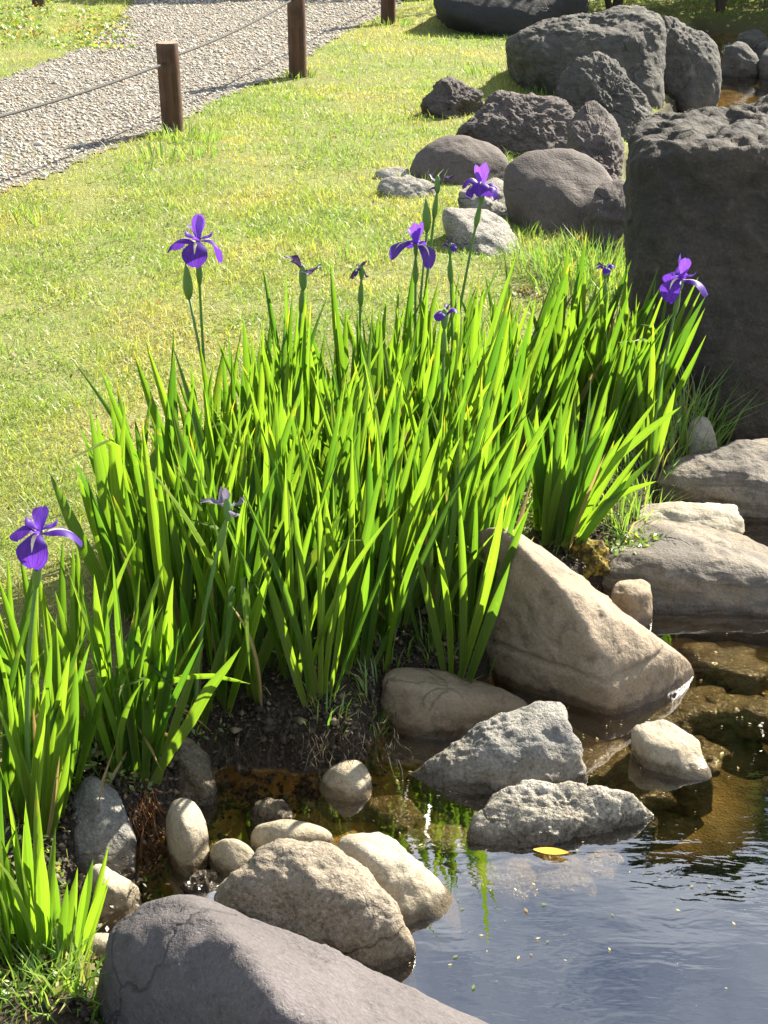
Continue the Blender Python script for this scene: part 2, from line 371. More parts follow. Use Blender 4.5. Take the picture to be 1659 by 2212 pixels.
t = NT('gravel_pebbles')
at_ = t.n('ShaderNodeAttribute', attribute_name='Col')
M['pebble'] = t.done(t.bsdf(at_.outputs['Color'], 0.85, None, 0.3).outputs[0])
N = 120000
yy = 6.3 + (18.5-6.3)*rng.random(N)**1.25; xx = (rng.random(N)*2-1)*(0.29*yy+0.35)
pd_ = path_d(xx, yy); k = pd_ > 0.0
k &= (pd_ > 0.10) | (rng.random(N) < 0.55)
xx, yy = xx[k], yy[k]; N = len(xx)
r = rng.gamma(5, 0.0016, N).clip(.0035, .018)*(1+0.035*(yy-7)); r[rng.random(N) < 0.02] *= 1.6
octv = np.array([(1, 0, 0), (0, 1, 0), (-1, 0, 0), (0, -1, 0), (0, 0, 0.75), (0, 0, -0.5)])
octf = np.array([(0, 1, 4), (1, 2, 4), (2, 3, 4), (3, 0, 4), (1, 0, 5), (2, 1, 5), (3, 2, 5), (0, 3, 5)])
a = rng.random(N)*6.283; st_ = rng.uniform(0.6, 1.5, N)
V = octv[None]*r[:, None, None]*(1 + 0.35*rng.normal(size=(N, 6, 3)).clip(-1, 1)*0.6)
V[:, :, 0] *= st_[:, None]
ca_, sa_ = np.cos(a)[:, None], np.sin(a)[:, None]
VX = V[:, :, 0]*ca_ - V[:, :, 1]*sa_; VY = V[:, :, 0]*sa_ + V[:, :, 1]*ca_
zb = terrain_z(xx, yy) + 0.008
V = np.stack([VX + xx[:, None], VY + yy[:, None], V[:, :, 2] + zb[:, None]], 2).reshape(-1, 3)
FF = (octf[None] + 6*np.arange(N)[:, None, None]).reshape(-1, 3)
pal = np.array([(0.42, 0.38, 0.31), (0.34, 0.29, 0.22), (0.23, 0.215, 0.19), (0.50, 0.47, 0.40), (0.15, 0.14, 0.125), (0.32, 0.235, 0.165), (0.27, 0.26, 0.25)])
pc = np.array([1.14, 1.14, 1.11])*pal[rng.choice(7, N, p=[.24, .2, .14, .18, .08, .08, .08])]*rng.uniform(0.75, 1.15, (N, 1))
tag(link('gravel', mesh_np('gravel', V, FF, False, None, np.repeat(pc, 6, 0)), M['pebble']), 'loose pale and dark pebbles covering the footpath', 'gravel', kind='stuff')

# ------------------------------------------------------------------ rocks
def ico(sub):
    bm = bmesh.new(); bmesh.ops.create_icosphere(bm, subdivisions=sub, radius=1.0)
    v = np.array([x.co[:] for x in bm.verts]); f = np.array([[q.index for q in p.verts] for p in bm.faces]); bm.free(); return v, f
ICO = {s: ico(s) for s in (4, 5, 6, 7)}
def hull_planes(pts):
    bm = bmesh.new()
    for p in pts: bm.verts.new(p)
    bmesh.ops.convex_hull(bm, input=list(bm.verts)); bm.normal_update()
    pl_ = {}
    for f in bm.faces:
        n = f.normal.copy()
        if n.length < 0.5: continue
        key = tuple(round(c, 2) for c in n) + (round(n.dot(f.verts[0].co), 3),)
        pl_[key] = (n, n.dot(f.verts[0].co))
    bm.free()
    return np.array([n[:] for n, d in pl_.values()]), np.array([d for n, d in pl_.values()])
ROCKS = []
def rock(name, label, mat, anchor, pts, zb=WZ, T=0.25, p=14, amp=0.02, freq=6.0, chips=5, sub=5, seed=0, ridged=0.0, groove=None, group=None, sink=0.10, strata=0.0, toponly=False):
    """pts: (px, py, dy) = on the vertical plane Y0+dy, (px, py) = contact point at height zb. Anchor: pixel of the front contact."""
    Y0 = on_z(anchor[0], anchor[1], zb).y
    W = []; cxp = sum(q[0] for q in pts)/len(pts); cyp = sum(q[1] for q in pts)/len(pts)
    for q in pts:
        if len(q) == 2:
            b = on_z(q[0], q[1], zb); W.append(b); W.append(b + Vector((0, 0, -sink)))
        else:
            W.append(on_y(q[0], q[1], Y0+q[2]))
    top = max(w.z for w in W)
    for q in list(pts):
        if len(q) == 3 and q[2] >= 0:
            b = on_y(cxp + (q[0]-cxp)*0.72, cyp + (q[1]-cyp)*0.72, Y0+q[2]+T)
            b.z = min(max(b.z, zb - sink), top-0.01); W.append(b)
            b2 = b.copy(); b2.z = zb - sink; W.append(b2)
    W = [np.array(w[:]) for w in W]
    A = np.array(W); ctr = (A.max(0)+A.min(0))/2
    n, d = hull_planes(A - ctr)
    rs = np.random.default_rng(seed*31+11)
    ext = (A.max(0)-A.min(0))/2
    size = float(ext.mean())
    if chips:                                                     # extra cut planes: chipped facets
        cn_ = rs.normal(size=(chips, 3)); cn_[:, 2] = np.abs(cn_[:, 2])*0.8; cn_ /= np.linalg.norm(cn_, axis=1)[:, None]
        sup = ((A-ctr) @ cn_.T).max(0)*rs.uniform(0.86, 0.97, chips)
        n = np.concatenate([n, cn_]); d = np.concatenate([d, sup])
    d = np.maximum(d, 0.01)
    S, FA = ICO[sub]
    D = S*ext; D /= np.linalg.norm(D, axis=1)[:, None]
    q = np.maximum(D @ n.T, 0)/d
    rr = (q**p).sum(1)**(-1/p)*(1 + 0.5/p)
    V = D*rr[:, None]
    so = rs.random(3)*50
    nz = fbm(V*freq + so, 6, 0.56)
    disp = amp*nz
    if toponly: ridged = ridged*(0.12 + 0.88*np.clip((V[:, 2]/ext[2] + 0.25*noise3(V*4+so) - 0.30)/0.5, 0, 1))
    if np.any(ridged): disp = disp - ridged*np.abs(fbm(V*freq*0.95 + so + 9, 6, 0.66)) + ridged*0.25
    if strata: disp = disp + strata*fbm(V*np.array([2.5, 2.5, 22]) + so + 4, 3, 0.55)
    if groove is not None:
        gz, gw, gd = groove
        hz = V[:, 2] + ctr[2] + 0.012*noise3(V*9)
        disp = disp - gd*np.exp(-((hz-gz)/gw)**2) + 0.25*gd*(hz < gz)
    nr = V/np.linalg.norm(V, axis=1)[:, None]
    V = V + nr*disp[:, None]
    k_ = (A-ctr).max(0)/V.max(0); m_ = (A-ctr).min(0)/V.min(0)
    V = np.where(V > 0, V*k_, V*m_)
    base = np.array([ctr[0], ctr[1], zb])
    me = mesh_np(name, V + ctr - base, FA)
    o = link(name, me, M[mat], None, Vector(base))
    tag(o, label, 'rock', group)
    ROCKS.append((o, ctr, ext))
    return o

# --- foreground and pond-edge stones
rock('boulder', 'large purplish grey boulder with a shaded blunt face and smooth sunlit sloping top', 'purple', (560, 2560),
     [(212, 2075, .26), (240, 1992, .30), (300, 1955, .32), (390, 1930, .34), (445, 1933, .36), (560, 1985, .38), (640, 2020, .38), (760, 2075, .36), (850, 2118, .34), (930, 2150, .32), (1010, 2186, .30), (1090, 2225, .26),
      (425, 1950, .26), (490, 2015, .15), (545, 2070, .07), (595, 2150, -.01), (640, 2220, -.06),
      (212, 2200), (330, 2420), (660, 2600), (950, 2480), (1130, 2330)], T=0.16, p=30, amp=0.012, freq=7, chips=3, sub=6, seed=1, ridged=0.010)
rock('boulder', 'rounded speckled granite boulder half in the water behind the purplish boulder', 'granite', (760, 2120),
     [(462, 1935, .10), (515, 1872, .14), (600, 1825, .16), (680, 1812, .17), (760, 1838, .16), (815, 1880, .13), (858, 1935, .10), (893, 1990, .06),
      (600, 1880, .10), (700, 1900, .07), (780, 1970, .03), (900, 2045), (885, 2092), (840, 2115), (700, 2110), (520, 2050), (450, 1985)], T=0.14, p=11, amp=0.016, freq=8, chips=4, sub=6, seed=2, ridged=0.007)
rock('rock', 'pale tan rock with a wet glittering tip behind the granite boulder', 'cream', (930, 2000),
     [(715, 1806, .11), (780, 1795, .13), (845, 1806, .13), (905, 1855, .11), (955, 1908, .07), (800, 1850, .06), (880, 1900, .04),
      (998, 1948), (975, 1978), (905, 2002), (850, 2010), (730, 1960)], T=0.12, p=12, amp=0.012, freq=8, chips=4, sub=5, seed=3, ridged=0.008)
rock('stone', 'upright egg shaped cream stone standing in the brown shallows', 'cream', (405, 1890),
     [(354, 1790, .06), (358, 1745, .07), (375, 1722, .08), (398, 1716, .085), (422, 1723, .08), (442, 1760, .07), (453, 1805, .05), (400, 1790, -.01), (452, 1848), (438, 1880), (405, 1892), (370, 1868), (357, 1830)], T=0.05, p=8, amp=0.006, freq=12, chips=2, sub=5, seed=4)
rock('stone', 'small smooth cream pebble stone beside the egg shaped stone', 'cream', (500, 1902),
     [(445, 1845, .05), (456, 1820, .07), (480, 1811, .05), (512, 1816, .05), (550, 1838, .05), (562, 1862, .05), (495, 1845, .02), (552, 1885), (510, 1902), (465, 1888), (447, 1865)], T=0.05, p=8, amp=0.004, freq=12, chips=2, sub=5, seed=5)
rock('stone', 'smooth elongated cream stone lying behind the granite boulder', 'cream', (620, 1862),
     [(534, 1805, .06), (548, 1780, .08), (590, 1767, .055), (650, 1767, .06), (700, 1782, .06), (725, 1802, .05), (620, 1800, .0), (715, 1835), (620, 1862), (550, 1845), (535, 1825)], T=0.06, p=8, amp=0.005, freq=10, chips=2, sub=5, seed=6)
rock('stone', 'rough brown mottled stone low in the water behind the elongated cream stone', 'mottled', (585, 1788),
     [(525, 1762, .04), (545, 1728, .06), (580, 1716, .07), (615, 1728, .06), (640, 1755, .04), (580, 1745, .02), (650, 1775), (590, 1790), (530, 1782)], T=0.06, p=10, amp=0.014, freq=16, chips=5, sub=5, seed=7, ridged=0.012)
rock('stone', 'round beige stone sitting alone in the shallow amber water', 'cream', (752, 1735),
     [(685, 1690, .06), (698, 1662, .08), (722, 1644, .09), (750, 1637, .10), (782, 1646, .09), (804, 1675, .07), (807, 1705, .05), (750, 1680, .01), (800, 1728), (755, 1738), (700, 1722)], T=0.05, p=8, amp=0.006, freq=11, chips=2, sub=5, seed=8, groove=(WZ+0.015, 0.005, 0.002))
rock('stone', 'grey stone with sunlit patches under the front leaves behind the egg shaped stone', 'mottled', (410, 1728),
     [(352, 1660, .06), (365, 1615, .09), (395, 1592, .11), (425, 1602, .11), (455, 1640, .09), (473, 1685, .06), (400, 1650, .03), (470, 1720), (410, 1732), (350, 1712)], T=0.08, p=10, amp=0.012, freq=10, chips=5, sub=5, seed=9, ridged=0.006, zb=-0.16)
rock('stone', 'grey stone shaded by the leaves beside the rusty roots at the bank', 'grey', (215, 1890),
     [(138, 1830, .08), (150, 1735, .12), (195, 1662, .16), (245, 1690, .15), (275, 1765, .10), (292, 1830, .05), (210, 1760, .04), (285, 1870), (220, 1896), (150, 1885)], T=0.08, p=10, amp=0.012, freq=9, chips=5, sub=5, seed=10, zb=-0.15)
rock('stone', 'pale streaked stone at the waterline left of the purplish boulder', 'cream', (240, 1995),
     [(160, 1930, .04), (185, 1880, .05), (215, 1862, .06), (260, 1890, .06), (298, 1920, .05), (230, 1930, .0), (312, 1955), (280, 1985), (210, 2000), (165, 1985)], T=0.07, p=11, amp=0.012, freq=10, chips=5, sub=5, seed=11, strata=0.006)
rock('stone', 'low flat cream stone wedged against the purplish boulder by the grass', 'cream', (205, 2068),
     [(158, 2040, .04), (175, 2022, .06), (215, 2014, .07), (250, 2020, .06), (205, 2035, .02), (255, 2050), (210, 2070), (160, 2062)], T=0.05, p=9, amp=0.008, freq=12, chips=3, sub=4, seed=12, zb=-0.15)
rock('stone', 'small rough pitted stone in the channel beside the granite boulder', 'mottled', (435, 1935),
     [(383, 1912, .03), (400, 1888, .05), (440, 1876, .06), (475, 1888, .05), (490, 1908, .03), (435, 1905, .01), (488, 1930), (435, 1938), (385, 1930)], T=0.06, p=10, amp=0.012, freq=18, chips=4, sub=5, seed=13, ridged=0.010)
rock('boulder', 'large tan boulder with a shaded side and a crack running across its lower edge', 'tan', (1310, 1545),
     [(1062, 1138, .17), (1105, 1150, .25), (1175, 1190, .30), (1250, 1248, .31), (1330, 1308, .28), (1410, 1368, .22), (1480, 1420, .14),
      (1035, 1165, .26), (1140, 1212, .13), (1200, 1268, .075), (1250, 1345, .035), (1290, 1420, .005), (1015, 1240, .27), (995, 1330, .24),
      (1505, 1447), (1485, 1478), (1420, 1512), (1335, 1545), (1260, 1530), (1120, 1480), (1030, 1425)], T=0.12, p=34, amp=0.011, freq=6, chips=2, sub=6, seed=14, ridged=0.007, groove=(WZ+0.085, 0.006, 0.014))
rock('boulder', 'long low brown boulder lying at the foot of the iris bank', 'tan', (960, 1605),
     [(815, 1462, .10), (850, 1438, .14), (950, 1439, .17), (1050, 1464, .17), (1120, 1500, .15), (1155, 1525, .10), (870, 1480, .06), (980, 1500, .05), (1080, 1530, .05), (1140, 1580), (1030, 1600), (900, 1600), (830, 1560)], T=0.10, p=14, amp=0.010, freq=8, chips=4, sub=5, seed=15, strata=0.008)
rock('rock', 'angular bluish grey rock rising to a blunt peak beside the tan boulder', 'grey', (1130, 1735),
     [(875, 1668, .10), (960, 1620, .13), (1040, 1570, .16), (1110, 1530, .19), (1190, 1506, .21), (1232, 1510, .205), (1255, 1548, .14), (1262, 1600, .10),
      (1120, 1570, .12), (1195, 1555, .12), (1060, 1630, .06), (1180, 1640, .05), (1274, 1695), (1200, 1730), (1100, 1738), (1000, 1722), (900, 1690)], T=0.10, p=22, amp=0.014, freq=8, chips=9, sub=6, seed=16, ridged=0.014)
rock('rock', 'low pale speckled rock with wet glittering rim in front of the grey rock', 'pale', (1150, 1835),
     [(1020, 1770, .04), (1070, 1702, .10), (1108, 1686, .12), (1200, 1682, .135), (1290, 1690, .13), (1378, 1720, .10), (1130, 1745, .07), (1250, 1750, .065), (1422, 1748), (1412, 1776), (1300, 1795), (1150, 1835), (1050, 1832), (990, 1812)], T=0.05, p=18, amp=0.012, freq=10, chips=9, sub=6, seed=17, ridged=0.014)
rock('rock', 'pale tan rock standing out of the open water, glinting at its far end', 'cream', (1450, 1690),
     [(1362, 1572, .12), (1400, 1552, .14), (1450, 1558, .14), (1500, 1588, .11), (1525, 1625, .07), (1390, 1610, .05), (1450, 1610, .05), (1548, 1682), (1500, 1690), (1400, 1664), (1368, 1625)], T=0.05, p=16, amp=0.008, freq=9, chips=5, sub=5, seed=18, ridged=0.006)
rock('stone', 'small tan block with a ledge wedged between the tan boulder and the flat rock', 'tan', (1370, 1362),
     [(1318, 1285, .06), (1330, 1258, .09), (1370, 1248, .11), (1408, 1256, .10), (1412, 1280, .07), (1365, 1280, .03), (1412, 1345), (1370, 1365), (1320, 1340)], T=0.08, p=14, amp=0.008, freq=10, chips=4, sub=5, seed=19, groove=(WZ+0.085, 0.005, 0.004))
rock('boulder', 'wide flat banded rock shelf sloping into the water', 'flat', (1560, 1335),
     [(1285, 1240, .12), (1335, 1180, .28), (1350, 1130, .42), (1400, 1108, .46), (1500, 1122, .46), (1600, 1148, .42), (1680, 1185, .36), (1800, 1260, .2),
      (1330, 1215, .13), (1440, 1205, .12), (1600, 1210, .10), (1700, 1240, .08), (1840, 1330), (1690, 1338), (1500, 1340), (1405, 1338), (1310, 1290)], T=0.06, p=16, amp=0.014, freq=6, chips=5, sub=6, seed=20, strata=0.014, ridged=0.006)
rock('rock', 'pale tan ledge of stone lying on top of the banded shelf', 'cream', (1480, 1150),
     [(1350, 1112, .08), (1388, 1086, .12), (1480, 1086, .13), (1560, 1080, .13), (1600, 1084, .12), (1609, 1105, .08), (1470, 1110, .04), (1600, 1146), (1540, 1150), (1440, 1146), (1365, 1135)], T=0.08, p=18, amp=0.010, freq=9, chips=6, sub=5, seed=21, zb=-0.12, ridged=0.012)
rock('boulder', 'dark grey layered boulder behind the tan ledge at the water', 'flat', (1600, 1135),
     [(1413, 1052, .10), (1432, 1008, .16), (1490, 972, .22), (1560, 953, .26), (1625, 944, .28), (1720, 955, .28), (1780, 1000, .2), (1480, 1030, .08), (1600, 1020, .06), (1700, 1040, .05), (1790, 1130), (1650, 1138), (1500, 1115), (1420, 1090)], T=0.12, p=15, amp=0.015, freq=7, chips=5, sub=6, seed=22, strata=0.012, ridged=0.008)
rock('stone', 'pale rounded stone in the weeds at the foot of the huge dark boulder', 'cream', (1510, 985),
     [(1478, 940, .05), (1495, 908, .08), (1520, 900, .09), (1543, 920, .08), (1553, 950, .05), (1512, 940, .02), (1545, 980), (1490, 985)], T=0.08, p=9, amp=0.010, freq=10, chips=3, sub=5, seed=23, zb=-0.12)
# --- the huge boulder and the stones up the bank
rock('boulder', 'huge dark boulder in deep shade with a rough sunlit top', 'boulder', (1620, 960),
     [(1352, 300, .50), (1372, 252, .62), (1440, 226, .72), (1540, 215, .80), (1640, 190, .90), (1760, 178, .95), (1900, 260, .8), (2050, 500, .5),
      (1362, 312, .30), (1450, 300, .22), (1560, 292, .20), (1680, 290, .20), (1850, 320, .2), (1348, 460, .30), (1372, 650, .26), (1450, 720, .14), (1400, 500, .14), (1530, 780, .06), (1700, 700, .02), (1562, 890, .02),
      (1585, 955), (1700, 968), (1950, 930), (2080, 850)], T=0.35, p=26, amp=0.045, freq=1.9, chips=2, sub=7, seed=24, ridged=0.07, toponly=True)
rock('boulder', 'smooth brown egg shaped boulder leaning on the dark lava rock', 'brown', (1230, 540),
     [(1088, 385, .22), (1112, 340, .30), (1165, 321, .34), (1235, 325, .34), (1295, 350, .30), (1342, 405, .22), (1348, 470, .12), (1180, 400, .10), (1270, 430, .06), (1120, 440, .10), (1290, 530), (1225, 545), (1140, 500)], zb=-0.08, T=0.15, p=9, amp=0.012, freq=5, chips=2, sub=5, seed=25)
rock('boulder', 'rounded dark brown boulder at the edge of the lawn', 'brown', (990, 405),
     [(884, 372, .14), (902, 330, .22), (945, 300, .27), (1000, 291, .28), (1052, 304, .27), (1090, 330, .22), (1102, 365, .14), (990, 340, .06), (1090, 398), (990, 408), (900, 396)], zb=-0.02, T=0.18, p=9, amp=0.012, freq=5, chips=2, sub=5, seed=26)
rock('boulder', 'long rough dark lava rock lying behind the two brown boulders', 'dark', (1100, 350),
     [(978, 275, .18), (1010, 230, .28), (1070, 198, .36), (1150, 203, .38), (1230, 222, .34), (1260, 262, .26), (1060, 250, .16), (1180, 270, .14), (1270, 345), (1120, 350), (990, 320)], zb=-0.03, T=0.25, p=16, amp=0.035, freq=4, chips=9, sub=7, seed=27, ridged=0.035)
rock('boulder', 'rough dark lava hump between the brown egg boulder and the huge boulder', 'dark', (1310, 480),
     [(1225, 250, .45), (1262, 218, .52), (1305, 222, .52), (1340, 255, .46), (1352, 310, .38), (1355, 400, .22), (1260, 290, .34), (1320, 320, .28), (1240, 340, .30), (1352, 490), (1300, 500), (1240, 450)], zb=-0.10, T=0.25, p=16, amp=0.035, freq=4.5, chips=9, sub=7, seed=28, ridged=0.035)
rock('boulder', 'dark streaked rock filling the gap between brown egg boulder and huge boulder', 'dark', (1330, 585),
     [(1262, 450, .22), (1300, 400, .30), (1345, 385, .34), (1400, 400, .34), (1420, 480, .2), (1300, 470, .12), (1360, 460, .12), (1420, 590), (1330, 590), (1262, 545)], zb=-0.06, T=0.2, p=18, amp=0.02, freq=5, chips=5, sub=5, seed=43, ridged=0.03)
rock('boulder', 'pointed grey rock standing up behind the long lava rock', 'slate', (1320, 300),
     [(1196, 200, .16), (1230, 140, .26), (1282, 110, .32), (1322, 124, .32), (1352, 160, .28), (1392, 212, .20), (1425, 245, .12), (1290, 160, .14), (1340, 210, .08), (1420, 300), (1320, 308), (1220, 270)], zb=-0.05, T=0.2, p=18, amp=0.035, freq=4, chips=9, sub=7, seed=29, ridged=0.035)
rock('boulder', 'broad slanting dark grey boulder at the far end of the lawn', 'slate', (1280, 228),
     [(1095, 85, .40), (1160, 48, .50), (1250, 20, .60), (1330, 10, .62), (1390, 12, .60), (1432, 42, .50), (1442, 100, .36), (1120, 110, .26), (1250, 80, .20), (1390, 60, .22), (1420, 140, .12), (1420, 225), (1300, 232), (1190, 200), (1110, 150)], zb=-0.03, T=0.35, p=18, amp=0.035, freq=2.6, chips=6, sub=7, seed=30, ridged=0.06, toponly=True)
rock('boulder', 'dark upright slab with ragged edge standing in the water at the far bank', 'slate', (1490, 228),
     [(1405, 60, .34), (1432, 32, .40), (1475, 48, .40), (1530, 80, .34), (1556, 120, .26), (1563, 180, .14), (1470, 90, .16), (1530, 130, .12), (1400, 130, .18), (1552, 222), (1480, 230), (1410, 215)], zb=-0.12, T=0.25, p=20, amp=0.03, freq=3.5, chips=8, sub=6, seed=31, ridged=0.06, toponly=True)
rock('boulder', 'rounded boulder coloured dark as if in shadow behind the slanting boulder', 'black', (1080, 80),
     [(938, -10, .4), (960, -35, .55), (1080, -55, .6), (1220, -45, .55), (1275, -10, .45), (965, 34, .14), (1000, 20, .1), (1150, 10, .1), (1000, 58), (1060, 74), (1120, 80), (1240, 70), (955, 30)], zb=0.0, T=0.6, p=12, amp=0.03, freq=2, chips=3, sub=5, seed=32)
rock('rock', 'small rough dark rock poking out of the lawn with a grass tuft', 'dark', (970, 258),
     [(908, 215, .10), (940, 180, .18), (965, 164, .22), (1010, 178, .22), (1050, 200, .16), (970, 205, .06), (1045, 248), (970, 260), (915, 240)], zb=-0.01, T=0.15, p=16, amp=0.03, freq=6, chips=8, sub=6, seed=33, ridged=0.03)
rock('stone', 'long pale grey flat stone sunk into the lawn', 'pale', (880, 428),
     [(814, 402, .06), (830, 384, .10), (870, 378, .13), (920, 388, .12), (948, 402, .08), (880, 400, .04), (945, 424), (880, 430), (820, 418)], zb=0.0, T=0.10, p=18, amp=0.012, freq=7, chips=7, sub=5, seed=34, ridged=0.012)
rock('stone', 'small greenish flat stone half hidden in grass behind the pale flat stone', 'pale', (860, 388),
     [(808, 374, .05), (825, 364, .08), (865, 360, .09), (900, 372, .07), (860, 374, .03), (900, 386), (855, 390), (812, 384)], zb=0.0, T=0.08, p=10, amp=0.010, freq=8, chips=3, sub=4, seed=35)
rock('stone', 'mottled pale grey stone in front of the dark brown boulder', 'pale', (1060, 478),
     [(988, 412, .14), (1030, 390, .20), (1075, 384, .22), (1110, 420, .16), (1126, 458, .08), (1050, 425, .07), (1120, 476), (1060, 482), (1000, 455)], zb=-0.02, T=0.1, p=18, amp=0.016, freq=7, chips=7, sub=5, seed=36, ridged=0.02)
rock('stone', 'smooth pale beige stone sloping out of the lawn beside the mottled grey stone', 'pale', (1050, 560),
     [(955, 455, .28), (1000, 443, .32), (1055, 456, .30), (1105, 495, .20), (1135, 540, .08), (1000, 480, .14), (1060, 500, .10), (1140, 558), (1050, 566), (975, 510)], zb=-0.02, T=0.08, p=18, amp=0.012, freq=6, chips=7, sub=5, seed=37, ridged=0.012)
rock('stone', 'grey stone lying in the far water beside the upright slab', 'slate', (1600, 168),
     [(1553, 130, .12), (1568, 95, .2), (1605, 90, .22), (1640, 112, .18), (1645, 140, .1), (1600, 120, .06), (1642, 166), (1560, 164)], T=0.15, p=14, amp=0.03, freq=5, chips=5, sub=4, seed=38, ridged=0.02)
rock('stone', 'round grey stone at the far bank under the dark shrubs', 'slate', (1625, 104),
     [(1590, 85, .1), (1605, 68, .2), (1635, 62, .2), (1660, 75, .16), (1625, 80, .06), (1655, 104), (1600, 102)], T=0.15, p=10, amp=0.02, freq=5, chips=4, sub=4, seed=39)
rock('stone', 'light grey stone at the far bank next to the round stone', 'slate', (1680, 170),
     [(1640, 130, .1), (1655, 110, .2), (1690, 105, .2), (1720, 130, .16), (1680, 130, .06), (1715, 170), (1645, 168)], T=0.15, p=12, amp=0.02, freq=5, chips=4, sub=4, seed=40)
rock('stone', 'greyish stone in shade at the bank among the left hand iris leaves', 'grey', (30, 1500),
     [(-40, 1440, .08), (-20, 1400, .12), (15, 1390, .12), (40, 1420, .1), (50, 1460, .05), (0, 1440, .03), (45, 1500), (0, 1505), (-40, 1490)], zb=-0.05, T=0.1, p=10, amp=0.012, freq=9, chips=4, sub=4, seed=42)

# submerged stones seen through the water
subs = [(1300, 1640, .07), (1240, 1850, .06), (1180, 1890, .05), (1380, 1700, .045), (1450, 1500, .09), (1560, 1420, .07), (1620, 1520, .06), (1090, 1890, .05), (940, 1790, .05), (1480, 1620, .06), (850, 1740, .05)]
for k, (x, y, r) in enumerate(subs):
    zb_ = WZ - r*0.66 - 0.008
    c0 = on_z(x, y, WZ-0.02)
    V, FA = ICO[4]; V = V*np.array([r*1.6, r*1.2, r*0.6])
    V = V*(1 + 0.5*fbm(V*11+k*7, 4))[:, None]
    o = link('stone', mesh_np('stone', V, FA), M['algae'], None, Vector((c0.x, c0.y, zb_)))
    tag(o, 'algae stained stone lying just under the pond surface', 'rock', 'stones under the pond surface')

# ------------------------------------------------------------------ grass
t = NT('grass_blades')
at_ = t.n('ShaderNodeAttribute', attribute_name='Col')
df = t.n('ShaderNodeBsdfDiffuse'); t.l(at_.outputs['Color'], df.inputs[0])
tl = t.n('ShaderNodeBsdfTranslucent'); t.l(t.mix(1.0, at_.outputs['Color'], (1.5, 1.45, 0.9), 'MULTIPLY'), tl.inputs[0])
mx = t.n('ShaderNodeMixShader'); mx.inputs[0].default_value = 0.5; t.l(df.outputs[0], mx.inputs[1]); t.l(tl.outputs[0], mx.inputs[2])
gs = t.n('ShaderNodeBsdfGlossy'); gs.inputs['Roughness'].default_value = 0.45
mx2 = t.n('ShaderNodeMixShader'); mx2.inputs[0].default_value = 0.05; t.l(mx.outputs[0], mx2.inputs[1]); t.l(gs.outputs[0], mx2.inputs[2])
M['grass'] = t.done(mx2.outputs[0])

def blades(name, x, y, z, h, w, lean, col, label, cat='grass', az=None):
    n = len(x)
    if az is None: az = rng.random(n)*6.283
    fa = az + rng.normal(0, 0.8, n) + 1.57
    ux, uy = np.cos(fa), np.sin(fa)
    lx, ly = np.cos(az)*lean, np.sin(az)*lean
    lv = []
    for tt, ww in ((0, 1.0), (0.55, 0.8), (1.0, 0.0)):
        cxx = x + lx*h*tt**1.7; cyy = y + ly*h*tt**1.7; czz = z + h*tt*np.sqrt(np.maximum(1-0.5*(lean*tt)**2, 0.15))
        if ww:
            lv.append(np.stack([cxx-ux*w*ww/2, cyy-uy*w*ww/2, czz], 1)); lv.append(np.stack([cxx+ux*w*ww/2, cyy+uy*w*ww/2, czz], 1))
        else: lv.append(np.stack([cxx, cyy, czz], 1))
    V = np.stack(lv, 1).reshape(-1, 3); b = 5*np.arange(n)[:, None]
    q = b + np.array([[0, 1, 3, 2]]); tr_ = b + np.array([[2, 3, 4]])
    o = link(name, mesh_np(name, V, [q, tr_], True, None, np.repeat(col, 5, 0)), M['grass'])
    return tag(o, label, cat, kind='stuff')

GREEN = np.array([(0.14, 0.22, 0.035), (0.19, 0.26, 0.05), (0.25, 0.28, 0.06), (0.30, 0.27, 0.09), (0.36, 0.29, 0.12), (0.10, 0.17, 0.03)])
def grass_cols(x, y, dryb=0.0):
    n = len(x)
    dry = np.clip(0.36 + 0.85*noise2(x, y, 1.3, 1.0, 5) + dryb + 0.20*rng.normal(size=n), 0, 1)[:, None]
    g1 = np.array([(0.15, 0.255, 0.04)]); g2 = np.array([(0.27, 0.32, 0.065)]); g3 = np.array([(0.37, 0.325, 0.13)])
    c_ = np.where(dry < .5, g1 + (g2-g1)*dry*2, g2 + (g3-g2)*(dry-.5)*2)
    lush = np.clip(noise2(x, y, 2.2, 11.0, 3)*1.6 - .15, 0, 1)[:, None]
    c_ = c_*(1-lush*.45) + np.array([(0.15, 0.27, 0.04)])*lush*.45
    return c_*np.array([(1.17, 1.12, 1.05)])*rng.uniform(0.82, 1.13, (n, 1))
XL, YL, DL = [], [], []
for y0, y1, dens in ((1.4, 3.2, 13000), (3.2, 5.0, 12500), (5.0, 7.5, 8000), (7.5, 11, 4200), (11, 18.5, 1700)):
    wmax = 0.285*y1 + 0.7
    n = int(dens*(y1-y0)*2*wmax)
    a_ = (rng.random(n)*2-1)*wmax; b_ = y0 + (y1-y0)*rng.random(n)
    XL.append(a_); YL.append(b_); DL.append(np.full(n, dens))
gx_, gy_, gd_ = map(np.concatenate, (XL, YL, DL))
k = np.abs(gx_) < 0.285*gy_ + 0.7
gx_, gy_, gd_ = gx_[k], gy_[k], gd_[k]
pdv = pond_d(gx_, gy_); pth = path_d(gx_, gy_); idv = iris_d(gx_, gy_)
u = rng.random(len(gx_))
k = (pth < 0.02) & (u < np.interp(pdv, [-0.22, -0.04], [1, 0.03])) & (u < np.interp(idv, [-0.12, 0.03], [1, 0.04])) & (pdv < 0)
k &= (u < np.clip(0.80 + 0.6*noise2(gx_, gy_, 3.0, 4.0, 3), 0.25, 1))
left_bank = (gy_ < 3.6) & (pdv > -0.35); k &= ~left_bank | (u < 0.25)
gx_, gy_, gd_ = gx_[k], gy_[k], gd_[k]; n = len(gx_)
lum = np.clip(1+0.6*noise2(gx_, gy_, 2.4, 6.0, 3), 0.5, 1.7)
